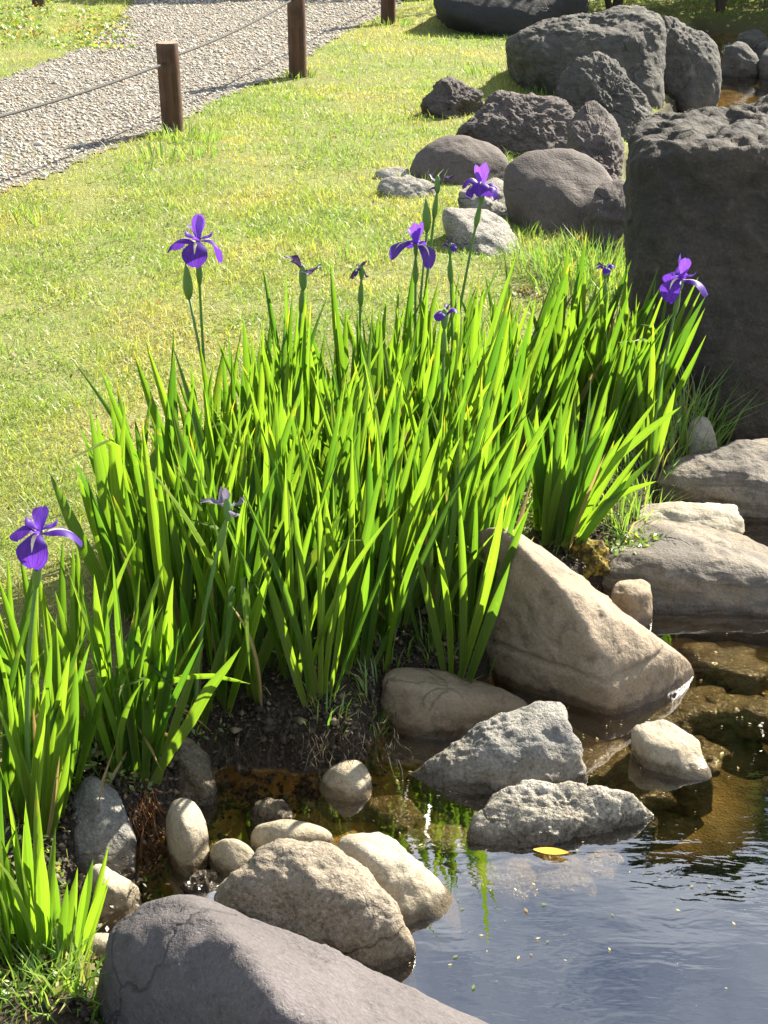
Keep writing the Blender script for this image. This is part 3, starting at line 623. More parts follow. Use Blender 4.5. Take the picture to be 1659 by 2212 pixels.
hh = rng.gamma(6, 0.0046, n)*lum; ww = rng.uniform(0.0017, 0.0030, n)*np.interp(gy_, [3, 16], [1, 2.6])
blades('lawn_grass', gx_, gy_, terrain_z(gx_, gy_)-0.002, hh, ww, rng.uniform(0.35, 1.5, n), grass_cols(gx_, gy_), 'short sunlit yellow green lawn grass with dry straw patches')
print('lawn blades', n)

def tuft_set(spots):
    xs_, ys_, hs_, az_ = [], [], [], []
    for (px, py, z0, rad, cnt, h) in spots:
        c0 = on_z(px, py, z0)
        a_ = rng.random(cnt)*6.283; r_ = rad*np.sqrt(rng.random(cnt))
        xs_.append(c0.x + r_*np.cos(a_)); ys_.append(c0.y + r_*np.sin(a_)); hs_.append(rng.uniform(0.5, 1.15, cnt)*h); az_.append(a_ + rng.normal(0, 0.5, cnt))
    return map(np.concatenate, (xs_, ys_, hs_, az_))
long_spots = [(345, 345, 0, .13, 60, .10), (420, 340, 0, .12, 50, .11), (385, 300, 0, .16, 90, .10), (640, 168, 0, .14, 60, .09), (300, 370, 0, .08, 26, .09), (850, 55, 0, .2, 60, .10), (445, 300, 0, .15, 50, .08),
              (980, 240, 0, .09, 30, .16), (1000, 215, 0, .06, 20, .14), (910, 395, 0, .12, 36, .09), (905, 360, 0, .06, 16, .10), (1190, 205, 0, .15, 40, .12), (1170, 180, 0, .12, 30, .1), (1080, 160, 0, .25, 60, .10),
              (1180, 590, -.02, .17, 130, .15), (1250, 600, -.02, .18, 150, .17), (1310, 610, -.03, .15, 120, .18), (1360, 640, -.04, .12, 70, .18), (1160, 560, -.02, .12, 60, .12), (1230, 640, -.03, .16, 110, .15),
              (1130, 520, -.02, .08, 36, .09), (1290, 560, -.02, .14, 80, .14), (1330, 700, -.03, .1, 40, .15), (1120, 450, 0, .05, 20, .10), (790, 560, 0, .12, 40, .09), (720, 590, 0, .1, 40, .07), (90, 480, 0, .14, 60, .07), (60, 460, 0, .1, 30, .07),
              (1470, 930, -.06, .09, 60, .22), (1500, 900, -.06, .09, 55, .26), (1440, 960, -.06, .10, 70, .2), (1450, 1000, -.07, .07, 50, .14), (1520, 870, -.06, .06, 30, .26), (1400, 1030, -.06, .08, 60, .14), (1550, 900, -.08, .04, 12, .2),
              (1380, 1150, -.07, .06, 60, .10), (1340, 1120, -.06, .07, 70, .12), (1390, 1080, -.06, .07, 70, .12), (1120, 1110, -.05, .08, 60, .14), (1090, 1150, -.05, .06, 40, .12),
              (40, 2160, -.12, .08, 70, .09), (110, 2150, -.12, .07, 60, .09), (160, 2170, -.13, .06, 50, .09), (190, 2120, -.13, .05, 40, .08), (60, 2210, -.12, .08, 60, .08), (150, 2215, -.12, .06, 40, .10), (200, 2190, -.13, .04, 24, .10),
              (815, 1480, -.08, .04, 30, .08), (800, 1500, -.08, .03, 18, .08), (830, 1405, -.06, .06, 30, .08), (960, 1395, -.06, .06, 26, .1), (1060, 1545, -.15, .012, 7, .07), (1030, 1350, -.05, .05, 20, .14), (700, 1550, -.08, .05, 24, .07), (400, 1570, -.1, .05, 24, .09)]
tx, ty, th, ta = tuft_set(long_spots)
zt = terrain_z(tx, ty)
nn = len(tx)
lc = np.array([(0.13, 0.26, 0.04), (0.18, 0.30, 0.05), (0.24, 0.32, 0.07), (0.10, 0.20, 0.03), (0.30, 0.28, 0.10)])[rng.choice(5, nn, p=[.3, .3, .2, .12, .08])]*rng.uniform(0.8, 1.2, (nn, 1))
blades('tall_grass', tx, ty, np.maximum(zt, WZ)-0.004, th, rng.uniform(0.003, 0.006, nn)*np.interp(ty, [4, 12], [1, 1.8]), rng.uniform(0.15, 0.9, nn), lc, 'taller loose green grass tufts growing round stones and posts', az=ta)

# ------------------------------------------------------------------ leaf and petal materials
def leaf_mat(name, ca, cb_, tip, trans, tf=0.55):
    t = NT(name)
    uv = t.n('ShaderNodeUVMap'); s_ = t.n('ShaderNodeSeparateXYZ'); t.l(uv.outputs[0], s_.inputs[0])
    oi = t.n('ShaderNodeObjectInfo'); rnd = oi.outputs['Random']; tcx = t.n('ShaderNodeTexCoord')
    col = t.mix(rnd, ca, cb_)
    mp = t.n('ShaderNodeMapping'); t.l(uv.outputs[0], mp.inputs[0]); mp.inputs['Scale'].default_value = (26, 1.2, 1)
    stripe = t.noise(mp.outputs[0], 1.0, 2, 0.5)
    col = t.mix(t.maprange(stripe, 0.35, 0.65, 0, 0.55), col, tuple(0.6*c for c in ca))
    bl = t.noise(tcx.outputs['Object'], 14, 3, .6)
    col = t.mix(t.maprange(bl, .62, .78, 0, .5), col, tip)
    # yellowed or browned tips on part of the leaves
    r2 = t.math('FRACT', t.math('MULTIPLY', rnd, 7.31))
    start = t.math('ADD', 0.88, t.math('MULTIPLY', r2, 0.8))
    tipf = t.math('MULTIPLY', t.math('SUBTRACT', s_.outputs['Y'], start), 9.0, True)
    col = t.mix(tipf, col, tip)
    basef = t.maprange(s_.outputs['Y'], 0.0, 0.14, 0.45, 0.0)
    col = t.mix(basef, col, (0.24, 0.22, 0.10))
    nb = t.bump(stripe, 0.25, 0.002)
    pb = t.bsdf(col, 0.42, nb, 0.35)
    tl = t.n('ShaderNodeBsdfTranslucent'); t.l(t.mix(1.0, col, trans, 'MULTIPLY'), tl.inputs[0])
    mx = t.n('ShaderNodeMixShader'); mx.inputs[0].default_value = tf; t.l(pb.outputs[0], mx.inputs[1]); t.l(tl.outputs[0], mx.inputs[2])
    return t.done(mx.outputs[0])
M['leaf'] = leaf_mat('iris_leaf', (0.048, 0.105, 0.017), (0.175, 0.240, 0.030), (0.42, 0.27, 0.05), (2.1, 2.45, 0.8), 0.54)  # darker tone imitates shaded leaves, mixed in at random per leaf
M['dry'] = leaf_mat('dry_leaf', (0.42, 0.34, 0.16), (0.34, 0.26, 0.10), (0.30, 0.18, 0.07), (1.2, 1.1, 0.8), 0.4)
t = NT('iris_stem')
M['stem'] = t.done(t.bsdf((0.10, 0.20, 0.045), 0.5, None, 0.35).outputs[0])
def petal_mat(name, ca, cb_, streak, tf=0.5, tmul=(2.0, 1.8, 1.6)):
    t = NT(name)
    uv = t.n('ShaderNodeUVMap'); s_ = t.n('ShaderNodeSeparateXYZ'); t.l(uv.outputs[0], s_.inputs[0])
    mp = t.n('ShaderNodeMapping'); t.l(uv.outputs[0], mp.inputs[0]); mp.inputs['Scale'].default_value = (22, 1.5, 1)
    v = t.noise(mp.outputs[0], 1.0, 3, 0.6)
    col = t.mix(t.maprange(v, 0.35, 0.65, 0, 1), ca, cb_)
    vn = t.noise(mp.outputs[0], 2.4, 2, .5)
    col = t.mix(t.maprange(vn, .55, .68, 0, .6), col, tuple(.45*c for c in ca))
    if streak:
        ax = t.math('ABSOLUTE', t.math('SUBTRACT', s_.outputs['X'], 0.5))
        wdt = t.math('MULTIPLY', t.maprange(s_.outputs['Y'], 0.05, 0.7, 0.17, 0.0, False), 1.0)
        m_ = t.math('LESS_THAN', ax, wdt)
        col = t.mix(m_, col, streak)
    pb = t.bsdf(col, 0.5, None, 0.3)
    tl = t.n('ShaderNodeBsdfTranslucent'); t.l(t.mix(1.0, col, tmul, 'MULTIPLY'), tl.inputs[0])
    mx = t.n('ShaderNodeMixShader'); mx.inputs[0].default_value = tf; t.l(pb.outputs[0], mx.inputs[1]); t.l(tl.outputs[0], mx.inputs[2])
    return t.done(mx.outputs[0])
M['fall'] = petal_mat('purple_fall_petal', (0.055, 0.014, 0.23), (0.10, 0.034, 0.35), (0.62, 0.60, 0.42))
M['standard'] = petal_mat('violet_standard_petal', (0.10, 0.032, 0.34), (0.165, 0.07, 0.46), None)
M['withered'] = petal_mat('withered_petal', (0.035, 0.02, 0.06), (0.07, 0.035, 0.12), None, 0.25, (1.3, 1.2, 1.2))
M['pale_withered'] = petal_mat('pale_withered_petal', (0.11, 0.10, 0.15), (0.22, 0.20, 0.27), None, 0.35, (1.3, 1.2, 1.2))

# ------------------------------------------------------------------ iris plants
def blade_mesh(name, bend, side, wave=0.0, segs=11, tipstart=0.60, bw=0.55, twist=0.0, kink=None):
    """unit length along z, unit width along x; V keel in y"""
    V, UV = [], []
    for i in range(segs+1):
        s = i/segs
        w = bw + (1-bw)*min(1, s/0.42)**0.8
        if s > tipstart: w *= max(0.0, 1-((s-tipstart)/(1-tipstart))**1.7)
        a_ = twist*s
        yb = bend*s**2.2; xb = side*s**2 + wave*math.sin(s*5)
        zc = s*(1-0.35*bend*bend*s)
        if kink and s > kink[0]:
            e_ = s-kink[0]; zc = kink[0] + e_*math.cos(kink[1]); xb += e_*math.sin(kink[1])*kink[2]; yb += -e_*math.sin(kink[1])*.5
        for j, e in enumerate((-0.5, 0.0, 0.5)):
            # width in metres is applied by the object's scale: x by width, y by length
            V.append((e*w*math.cos(a_), yb + (0.02 if e == 0 else 0.0)*w + e*w*math.sin(a_)*0.04, zc, xb)); UV.append((0.5+e*w, s))
    Fq = []
    for i in range(segs):
        for j in range(2):
            a_ = i*3+j; Fq.append((a_, a_+1, a_+4, a_+3))
    V = np.array(V)
    return V, np.array(Fq), np.array(UV)
LEAFV = []
for k in range(16):
    rb = random.Random(100+k)
    LEAFV.append(blade_mesh('leaf', rb.choice([0.02, 0.05, 0.09, 0.14, 0.22, 0.34]) * rb.choice([-1, 1]), rb.uniform(-0.08, 0.10), rb.uniform(-0.008, 0.008), twist=rb.uniform(-0.6, 0.6)))
LEAFV.append(blade_mesh('leaf', .05, .02, 0, segs=14, kink=(.62, 2.1, .8))); LEAFV.append(blade_mesh('leaf', -.05, .02, 0, segs=14, kink=(.75, 1.7, -.8)))
LM = {}
def leaf_data(k, wq, Lq, mat='leaf'):
    key = (k, wq, Lq, mat)
    if key not in LM:
        V, Fq, UV = LEAFV[k]
        w = wq/1000.0; L = Lq/100.0
        co = np.stack([V[:, 0]*w + V[:, 3]*L, V[:, 1]*L, V[:, 2]*L], 1)
        me = mesh_np('leaf', co, Fq, True, UV); me.materials.append(M[mat]); LM[key] = me
    return LM[key]
def tube(name, pts, rads, mat, parent=None, sides=7, origin=None):
    pts = [Vector(p_) for p_ in pts]; V = []; UV = []
    for i, p_ in enumerate(pts):
        d = (pts[min(i+1, len(pts)-1)] - pts[max(i-1, 0)]).normalized()
        a_ = d.orthogonal().normalized() if abs(d.x) > 0.9 else d.cross(Vector((1, 0, 0))).normalized(); b_ = d.cross(a_)
        for j in range(sides):
            an = 2*math.pi*j/sides; V.append((p_ + (a_*math.cos(an)+b_*math.sin(an))*rads[i])[:]); UV.append((j/sides, i/(len(pts)-1)))
    Fq = []
    for i in range(len(pts)-1):
        for j in range(sides):
            Fq.append((i*sides+j, i*sides+(j+1) % sides, (i+1)*sides+(j+1) % sides, (i+1)*sides+j))
    V = np.array(V); o_ = np.array(origin[:]) if origin is not None else np.zeros(3)
    caps = [tuple(range(sides))[::-1], tuple((len(pts)-1)*sides + j for j in range(sides))]
    me = mesh_np(name, V - o_, [np.array(Fq), np.array(caps)], True, np.array(UV))
    return link(name, me, mat, parent)
def petal(name, L, w, prof, cup, ruf, seed, mat):
    """prof: list of (s, out, up) along the petal midline in units of L, in x (out) and z (up)."""
    rr_ = np.random.default_rng(seed)
    ns, nw = 10, 6; V, UV = [], []
    ps = np.array(prof)
    for i in range(ns+1):
        s = i/ns
        ox = np.interp(s, ps[:, 0], ps[:, 1])*L; oz = np.interp(s, ps[:, 0], ps[:, 2])*L
        ww = w*(0.22 + 0.78*math.sin(min(1, s/0.66)*math.pi/2)**1.6)*(1 if s < 0.66 else math.sqrt(max(0.0, 1-((s-0.66)/0.345)**2)))
        for j in range(nw+1):
            e = j/nw - 0.5
            V.append((ox, e*ww, oz - cup*ww*(2*e)**2*0.25 + ruf*L*rr_.normal()*0.5*(abs(e) > 0.4) + ruf*L*math.sin(s*9+seed)*(2*e)**2))
            UV.append((0.5+e, s))
    V = np.array(V)
    k1 = V.copy()
    for i in range(1, ns): V[i*(nw+1):(i+1)*(nw+1)] = 0.25*k1[(i-1)*(nw+1):i*(nw+1)] + 0.5*k1[i*(nw+1):(i+1)*(nw+1)] + 0.25*k1[(i+1)*(nw+1):(i+2)*(nw+1)]
    Fq = [(i*(nw+1)+j, i*(nw+1)+j+1, (i+1)*(nw+1)+j+1, (i+1)*(nw+1)+j) for i in range(ns) for j in range(nw)]
    me = mesh_np(name, V, np.array(Fq), True, np.array(UV)); me.materials.append(mat); return me
FALL = [petal('petal', .080, .064, [(0, .05, 0), (.25, .32, .12), (.45, .55, .10), (.7, .75, -.14), (1, .86, -.48)], 0.35, .05, 1, M['fall']),
        petal('petal', .082, .066, [(0, .05, 0), (.25, .28, .10), (.45, .46, .02), (.7, .58, -.25), (1, .60, -.62)], 0.45, .055, 2, M['fall']),
        petal('petal', .078, .058, [(0, .05, 0), (.25, .36, .10), (.45, .62, .06), (.7, .86, -.10), (1, 1.05, -.34)], 0.8, .05, 3, M['fall'])]
STD = [petal('petal', .064, .032, [(0, .04, 0), (.3, .12, .3), (.6, .16, .62), (1, .20, 1.0)], -0.6, .06, 4, M['standard']),
       petal('petal', .066, .034, [(0, .04, 0), (.3, .16, .28), (.6, .24, .6), (1, .34, .92)], -0.5, .06, 5, M['standard']),
       petal('petal', .058, .030, [(0, .04, 0), (.3, .10, .3), (.6, .20, .55), (1, .42, .78)], -0.6, .015, 6, M['standard'])]
STY = petal('petal', .040, .020, [(0, .05, .1), (.4, .4, .3), (.8, .8, .34), (1, .95, .55)], 0.8, .01, 7, M['standard'])
def wither(seed, L, mat):
    rr_ = random.Random(seed)
    prof = [(0, 0, 0)]; o_, z_ = 0, 0
    for i in range(1, 6):
        o_ += rr_.uniform(.02, .28); z_ += rr_.uniform(-.22, .26); prof.append((i/5, o_, z_))
    return petal('petal', L, L*0.26, prof, rr_.uniform(-1.5, 1.5), .05, seed, mat)
WITH = [wither(40+i, rng.uniform(.045, .07), M['withered']) for i in range(7)]
WITHP = [wither(60+i, rng.uniform(.045, .065), M['pale_withered']) for i in range(4)]
HALF = [petal('petal', .062, .034, [(0, .05, 0), (.3, .22, .22), (.55, .42, .30), (.8, .60, .14), (1, .62, -.12)], 0.9, .02, 9, M['fall']),
        petal('petal', .058, .034, [(0, .05, 0), (.3, .26, .18), (.55, .48, .18), (.8, .58, -.06), (1, .50, -.26)], 1.1, .02, 10, M['fall'])]

def core_mesh():
    V, FA = ICO[4]
    V = V*np.array([.0065, .0065, .020]); return mesh_np('flower', V, FA)
CORE = core_mesh(); CORE.materials.append(M['stem'])
def flower(kind, plant, pos, rot, seed, scale=1.0):
    f = link('flower', CORE, None, plant, pos); f.rotation_euler = (0, 0, 0); f.scale = (scale*1.0,)*3
    rr_ = random.Random(seed)
    def pet(me, a_, tilt=0, z=0.012, s=1.0):
        o = link('petal', me, None, f); o.location = (0, 0, z); o.rotation_euler = (0, tilt, a_); o.scale = (s, s, s)
    if kind == 'open':
        for i in range(3):
            a_ = rot + i*2.094 + rr_.uniform(-.12, .12); pet(FALL[(i+seed) % 3], a_, rr_.uniform(-.12, .12), s=rr_.uniform(.92, 1.08))
            pet(STD[(i+seed) % 3], a_ + 1.047, rr_.uniform(-.1, .1)); pet(STY, a_, 0, 0.014)
    elif kind == 'half':
        for i in range(6):
            a_ = rot + i*1.05 + rr_.uniform(-.3, .3); pet(HALF[i % 2], a_, rr_.uniform(-.3, .2), 0.008, rr_.uniform(.8, 1.05))
        for i in range(2): pet(STD[i], rot + 0.7 + i*2.6, rr_.uniform(-.2, .3), 0.01, .7)
    elif kind == 'small':
        for i in range(3):
            a_ = rot + i*2.094 + rr_.uniform(-.3, .3); pet(HALF[i % 2], a_, rr_.uniform(-.4, .1), 0.004, rr_.uniform(.6, .75))
        pet(WITH[0], rot+1, -.2, 0.008, .8)
    else:
        src = WITHP if kind == 'pale' else WITH
        for i in range(5):
            pet(src[(i*3+seed) % len(src)], rot + i*1.3 + rr_.uniform(-.4, .4), rr_.uniform(-1.3 if i == 0 else -.7, .6), 0.006, rr_.uniform(.8, 1.2))
    return f

def fan(base, phi, lean, leanf, nl, L, wmm, r_, parent_label=None, group=None):
    """one iris fan: blades all in the plane (cos phi, sin phi, z)"""
    e = empty('iris_plant', base)
    u = Vector((math.cos(phi), math.sin(phi), 0)); nrm = Vector((-math.sin(phi), math.cos(phi), 0))
    for i in range(nl):
        k = (i - (nl-1)/2)
        an = k*r_.uniform(0.055, 0.095) + r_.gauss(0, 0.05)
        d = (Vector((0, 0, 1)) + u*math.tan(an) + Vector((lean + r_.gauss(0, .05), leanf + r_.gauss(0, .06), 0))).normalized()
        xax = (u - d*u.dot(d)).normalized()
        if r_.random() < 0.3: xax = (Matrix.Rotation(r_.uniform(-.9, .9), 3, d) @ xax)
        yax = d.cross(xax)
        Ln = L*(1 - 0.07*abs(k))*r_.uniform(0.72, 1.08)
        dead = r_.random() < .035
        me = leaf_data(r_.choice([16, 17]) if r_.random() < .03 else r_.randrange(16), int(round(wmm*r_.uniform(.7, 1.15)*(.6 if dead else 1)/3)*3), int(round(Ln*100*(.75 if dead else 1)/3)*3), 'dry' if dead else 'leaf')
        o = link('leaf', me, None, e)
        R3 = Matrix((xax, yax, d)).transposed().to_4x4()
        o.matrix_local = Matrix.Translation(u*k*0.011 + nrm*r_.uniform(-.008, .008) + Vector((0, 0, -0.015))) @ R3
    return e
rl = random.Random(21)
PLANTS = []
# scatter fans through the clump
minx, miny = iris_poly.min(0); maxx, maxy = iris_poly.max(0)
tries = 0; placed = []
while tries < 12000 and len(placed) < 200:
    tries += 1
    x = rl.uniform(minx, maxx); y = rl.uniform(miny, maxy)
    if not inside(iris_poly, np.array([x]), np.array([y]))[0]: continue
    if any((x-a_)**2 + (y-b_)**2 < 0.070**2 for a_, b_ in placed): continue
    placed.append((x, y))
print('fans', len(placed))
LANDMARKS = [(*on_z(px_, py_, -.04)[:2], w_) for px_, py_, w_ in [
    (470, 1120, 'under the ragged flower with the fat bud'), (890, 1020, 'under the tallest dark flower'), (640, 1090, 'under the black withered flower'), (930, 1200, 'under the low dark flower'),
    (1400, 990, 'against the huge dark boulder'), (1270, 950, 'under the small crumpled flower'), (420, 1500, 'by the greyish withered flower'), (600, 1540, 'over the crumbling soil bank'),
    (1020, 1330, 'against the shaded side of the tan boulder'), (860, 1420, 'above the long low brown boulder'), (1220, 1180, 'beside the yellow moss clump'), (240, 1330, 'in the lawn shadow at the clump edge'),
    (700, 1290, 'deep inside the dense clump'), (1120, 1060, 'among the creeping herbs')]]
for (x, y) in placed:
    tx_ = (x - minx)/(maxx-minx)
    z0 = tz(x, y)
    lean = np.interp(tx_, [0, .25, .6, 1], [-.06, .03, .10, .24]) + rl.gauss(0, .05)
    L = np.interp(tx_, [0, .3, .8, 1], [.50, .62, .60, .50])*rl.uniform(.80, 1.12)
    e = fan(Vector((x, y, z0)), rl.gauss(0, .65), lean, rl.gauss(-.02, .07), rl.choice([5, 5, 6, 7]), L, rl.uniform(17, 30), rl)
    lm_ = min(LANDMARKS, key=lambda q: (q[0]-x)**2 + (q[1]-y)**2)
    look = 'tall broad' if L > .60 else ('short' if L < .48 else 'mid height')
    lab = 'flowerless iris fan of %s green blades %s' % (look, lm_[2]); g = 'iris fans ' + lm_[2]
    tag(e, lab, 'iris', g); PLANTS.append(e)
for (px, lean) in (((1015, 1360), .12), ((1040, 1290), .16), ((1030, 1220), .2), ((985, 1400), .08)):
    c0 = on_z(px[0], px[1], -.05)
    e = fan(Vector((c0.x, c0.y - .03, tz(c0.x, c0.y))), rl.gauss(0, .5), lean, -.05, 5, .50*rl.uniform(.85, 1.1), 25, rl)
    tag(e, 'iris fan whose broad blades hang over the end of the tan boulder', 'iris', 'iris fans over the tan boulder')
for (px, lean) in (((1195, 1180), .10), ((1215, 1185), .22), ((1180, 1165), .0), ((1235, 1165), .34), ((1205, 1150), .14), ((1225, 1140), .25)):
    c0 = on_z(px[0], px[1], -.06)
    e = fan(Vector((c0.x, c0.y, tz(c0.x, c0.y))), rl.gauss(0, .5), lean, rl.gauss(-.02, .06), 6, .46*rl.uniform(.85, 1.1), 22, rl)
    tag(e, 'leaning iris fan growing out of the yellow moss clump', 'iris', 'iris fans from the moss clump')
# separate plants at the left along the bank
front = [((285, 1705), .02, 7, .46, 24, 'a'), ((262, 1690), -.05, 6, .44, 22, 'a'), ((310, 1712), .14, 6, .46, 24, 'a'), ((240, 1700), -.10, 5, .36, 20, 'a'), ((296, 1690), .08, 6, .50, 24, 'a'), ((275, 1660), .0, 5, .48, 22, 'a'),
         ((325, 1650), .10, 5, .46, 22, 'a'), ((235, 1640), -.02, 5, .48, 20, 'a'),
         ((30, 1830), -.08, 6, .46, 22, 'b'), ((75, 1840), .02, 6, .45, 22, 'b'), ((110, 1800), .08, 5, .44, 20, 'b'), ((0, 1760), -.1, 5, .44, 22, 'b'), ((60, 1770), .0, 5, .46, 22, 'b'), ((140, 1760), .12, 5, .40, 20, 'b'), ((95, 1850), .2, 4, .36, 20, 'b'),
         ((60, 1640), -.04, 6, .44, 22, 'b'), ((15, 1660), -.08, 6, .44, 22, 'b'), ((150, 1590), .0, 5, .44, 22, 'b'),
         ((25, 2130), -.06, 7, .34, 24, 'c'), ((70, 2110), .04, 7, .34, 24, 'c'), ((100, 2125), .10, 6, .27, 22, 'c'), ((45, 2085), .0, 6, .33, 22, 'c'), ((0, 2100), -.1, 5, .36, 24, 'c'), ((148, 2045), .04, 5, .24, 18, 'd'), ((158, 2040), .16, 4, .27, 18, 'd')]
LABS = {'a': ('small iris fan of bright blades over the rusty roots and grey stones', 'iris fans over the rusty roots'),
        'b': ('narrow leaved iris fan growing at the bank below the lone front flower', 'iris fans below the lone flower'),
        'c': ('short bright iris fan in grass beside the purplish boulder', 'iris fans beside the purplish boulder'),
        'd': ('tiny iris shoot with splayed blades between stones and purplish boulder', 'tiny iris shoots by the boulder')}
for (px, lean, nl, L, wm, g) in front:
    c0 = on_z(px[0], px[1], -0.11); z0 = max(tz(c0.x, c0.y), -0.16)
    e = fan(Vector((c0.x, c0.y, z0)), rl.gauss(0, .6), lean, rl.gauss(-.03, .06), nl, L, wm*.92, rl)
    tag(e, LABS[g][0], 'iris', LABS[g][1])

# flowering plants: (flower px, base px, kind, rot, scale, label)
flw = [((428, 545), (470, 1120), 'open', 4.6, 1.05, 'iris with ragged open purple flower and fat bud standing tall over the lawn', 'bud'),
       ((898, 548), (900, 1040), 'open', -.55, .95, 'iris with open violet flower rising just above the middle leaf tips', None),
       ((1040, 428), (940, 1000), 'half', .4, 1.45, 'tallest iris, its dark purple flower half closed on a long stem', None),
       ((945, 408), (880, 990), 'withered', .8, 1.3, 'iris with shrivelled dark flower on a fat spathe next to the tallest one', 'bud'),
       ((655, 610), (640, 1090), 'withered', 2.2, 1.7, 'iris with a black withered flower sticking out sideways over the lawn', None),
       ((781, 597), (790, 1060), 'withered', .2, 1.1, 'iris with a tiny dark shrivelled flower on a straight stem', None),
       ((972, 548), (985, 1020), 'small', 1.0, .95, 'iris with small drooping dark flower beneath the tallest one', None),
       ((960, 700), (930, 1180), 'small', .2, 1.35, 'iris with small dark purple flower low among the middle leaves', None),
       ((1470, 622), (1400, 1010), 'open', -.35, 1.05, 'iris with wide open lavender flower in front of the huge dark boulder', None),
       ((1307, 597), (1290, 960), 'small', 2.4, 1.1, 'iris with small crumpled purple and white flower near the tall grass', None),
       ((88, 1178), (70, 1790), 'open', 4.55, .86, 'iris with large open purple flower standing alone at the lawn edge', None),
       ((492, 1112), (420, 1530), 'pale', .6, 1.3, 'iris with a greyish withered flower hanging against the dark leaves', None)]
def spathe(parent, p0, d, L, r0):
    pts = [p0 + d*L*s for s in (0, .12, .3, .55, .8, 1.0)]
    tube('spathe', pts, [.003, r0*.75, r0, r0*.85, r0*.45, .001], M['leafgreen'], parent, 8)
t = NT('spathe_green'); M['leafgreen'] = t.done(t.bsdf((0.11, 0.20, 0.035), 0.5, None, 0.3).outputs[0])
for i, (fp, bp, kind, rot, sc, lab, extra) in enumerate(flw):
    b = on_z(bp[0], bp[1], -0.05); b.z = max(tz(b.x, b.y), -0.16)
    top = on_y(fp[0], fp[1], b.y - 0.02)
    e = fan(b, rl.gauss(0, .4), (top.x-b.x)*.4, -.02, 4, .46, 24, rl)
    tag(e, lab, 'iris', None)
    T_ = top - b; T_.z -= 0.0
    side = Vector((rl.uniform(-.012, .012), 0, 0))
    pts = [T_*s + side*math.sin(s*3.14) + Vector((T_.x*0.25*(s*s-s), 0, 0)) for s in (0, .15, .3, .45, .6, .75, .88, 1.0)]
    tube('stem', pts, [.0055, .0052, .005, .0046, .0042, .0038, .0036, .0034], M['stem'], e)
    d = (pts[-1]-pts[-3]).normalized()
    spathe(e, T_ - d*.085, d, .085, .0085)
    flower(kind, e, T_ + Vector((0, 0, .012)), rot, i, sc)
    if extra == 'bud':
        q = T_ + Vector((-.028, -.01, -.11)); pp = [T_*.45, T_*.6 + Vector((-.012, 0, 0)), q]
        tube('stem', pp, [.004, .0036, .0034], M['stem'], e); spathe(e, q - Vector((0, 0, .01)), Vector((-.03, 0, 1)).normalized(), .10, .013)
    print('stem height %d %.2f' % (i, T_.z))

# individually shaped stray leaves
def stray(pts, wmm, mat, label, group=None):
    pts = [Vector(p_) for p_ in pts]; V, UV = [], []; n_ = len(pts)
    for i, p_ in enumerate(pts):
        s = i/(n_-1); d = (pts[min(i+1, n_-1)]-pts[max(i-1, 0)]).normalized()
        sd = d.cross(Vector((0, 1, .35))).normalized(); w = wmm/1000*(min(1, .6+s*1.5) if s < .55 else max(.02, 1-((s-.55)/.45)**1.6))
        for e in (-.5, 0, .5): V.append((p_ + sd*w*e + Vector((0, .003 if e == 0 else 0, 0)))[:]); UV.append((.5+e, s))
    Fq = [(i*3+j, i*3+j+1, i*3+j+4, i*3+j+3) for i in range(n_-1) for j in range(2)]
    V = np.array(V); o_ = np.array(pts[0][:])
    o = link('iris_leaf', mesh_np('iris_leaf', V-o_, np.array(Fq), True, np.array(UV)), M[mat], None, pts[0])
    tag(o, label, 'leaf', group); return o
def pxpath(L_, Y): return [on_y(x, y, Y) for x, y in L_]
Yb = on_z(310, 1705, -.12).y
stray(pxpath([(330, 1690), (370, 1620), (410, 1560), (450, 1490), (490, 1440), (520, 1398)], Yb-.03), 24, 'leaf', 'thick iris leaf with brown tip slanting out over the dark bank')
stray(pxpath([(335, 1600), (345, 1530), (350, 1478), (400, 1462), (460, 1460), (510, 1470), (540, 1478)], Yb-.01), 17, 'leaf', 'iris leaf folded over sideways above the dark bank')
Yc = on_z(1200, 1180, -.06).y
stray(pxpath([(1205, 1180), (1260, 1080), (1330, 990), (1400, 930), (1440, 900), (1472, 878)], Yc+.02), 26, 'leaf', 'broad iris leaf with yellow tip arching toward the pale rounded stone')
stray(pxpath([(1215, 1180), (1260, 1130), (1310, 1085), (1360, 1058), (1400, 1045), (1418, 1040)], Yc-.02), 20, 'leaf', 'low iris leaf bending out over the banded rock shelf')
for k, pts in enumerate([[(1190, 1175), (1170, 1060), (1160, 960), (1140, 900)], [(1200, 1180), (1200, 1060), (1215, 950), (1240, 850)], [(1210, 1180), (1240, 1060), (1280, 960), (1310, 900)], [(1195, 1180), (1185, 1080), (1190, 1000), (1205, 930)], [(1205, 1182), (1225, 1100), (1260, 1010), (1300, 940)]]):
    stray(pxpath(pts, Yc + .01*k), 26, 'leaf', 'green iris leaf rising from the mossy clump beside the tan boulder', 'iris leaves from the mossy clump')
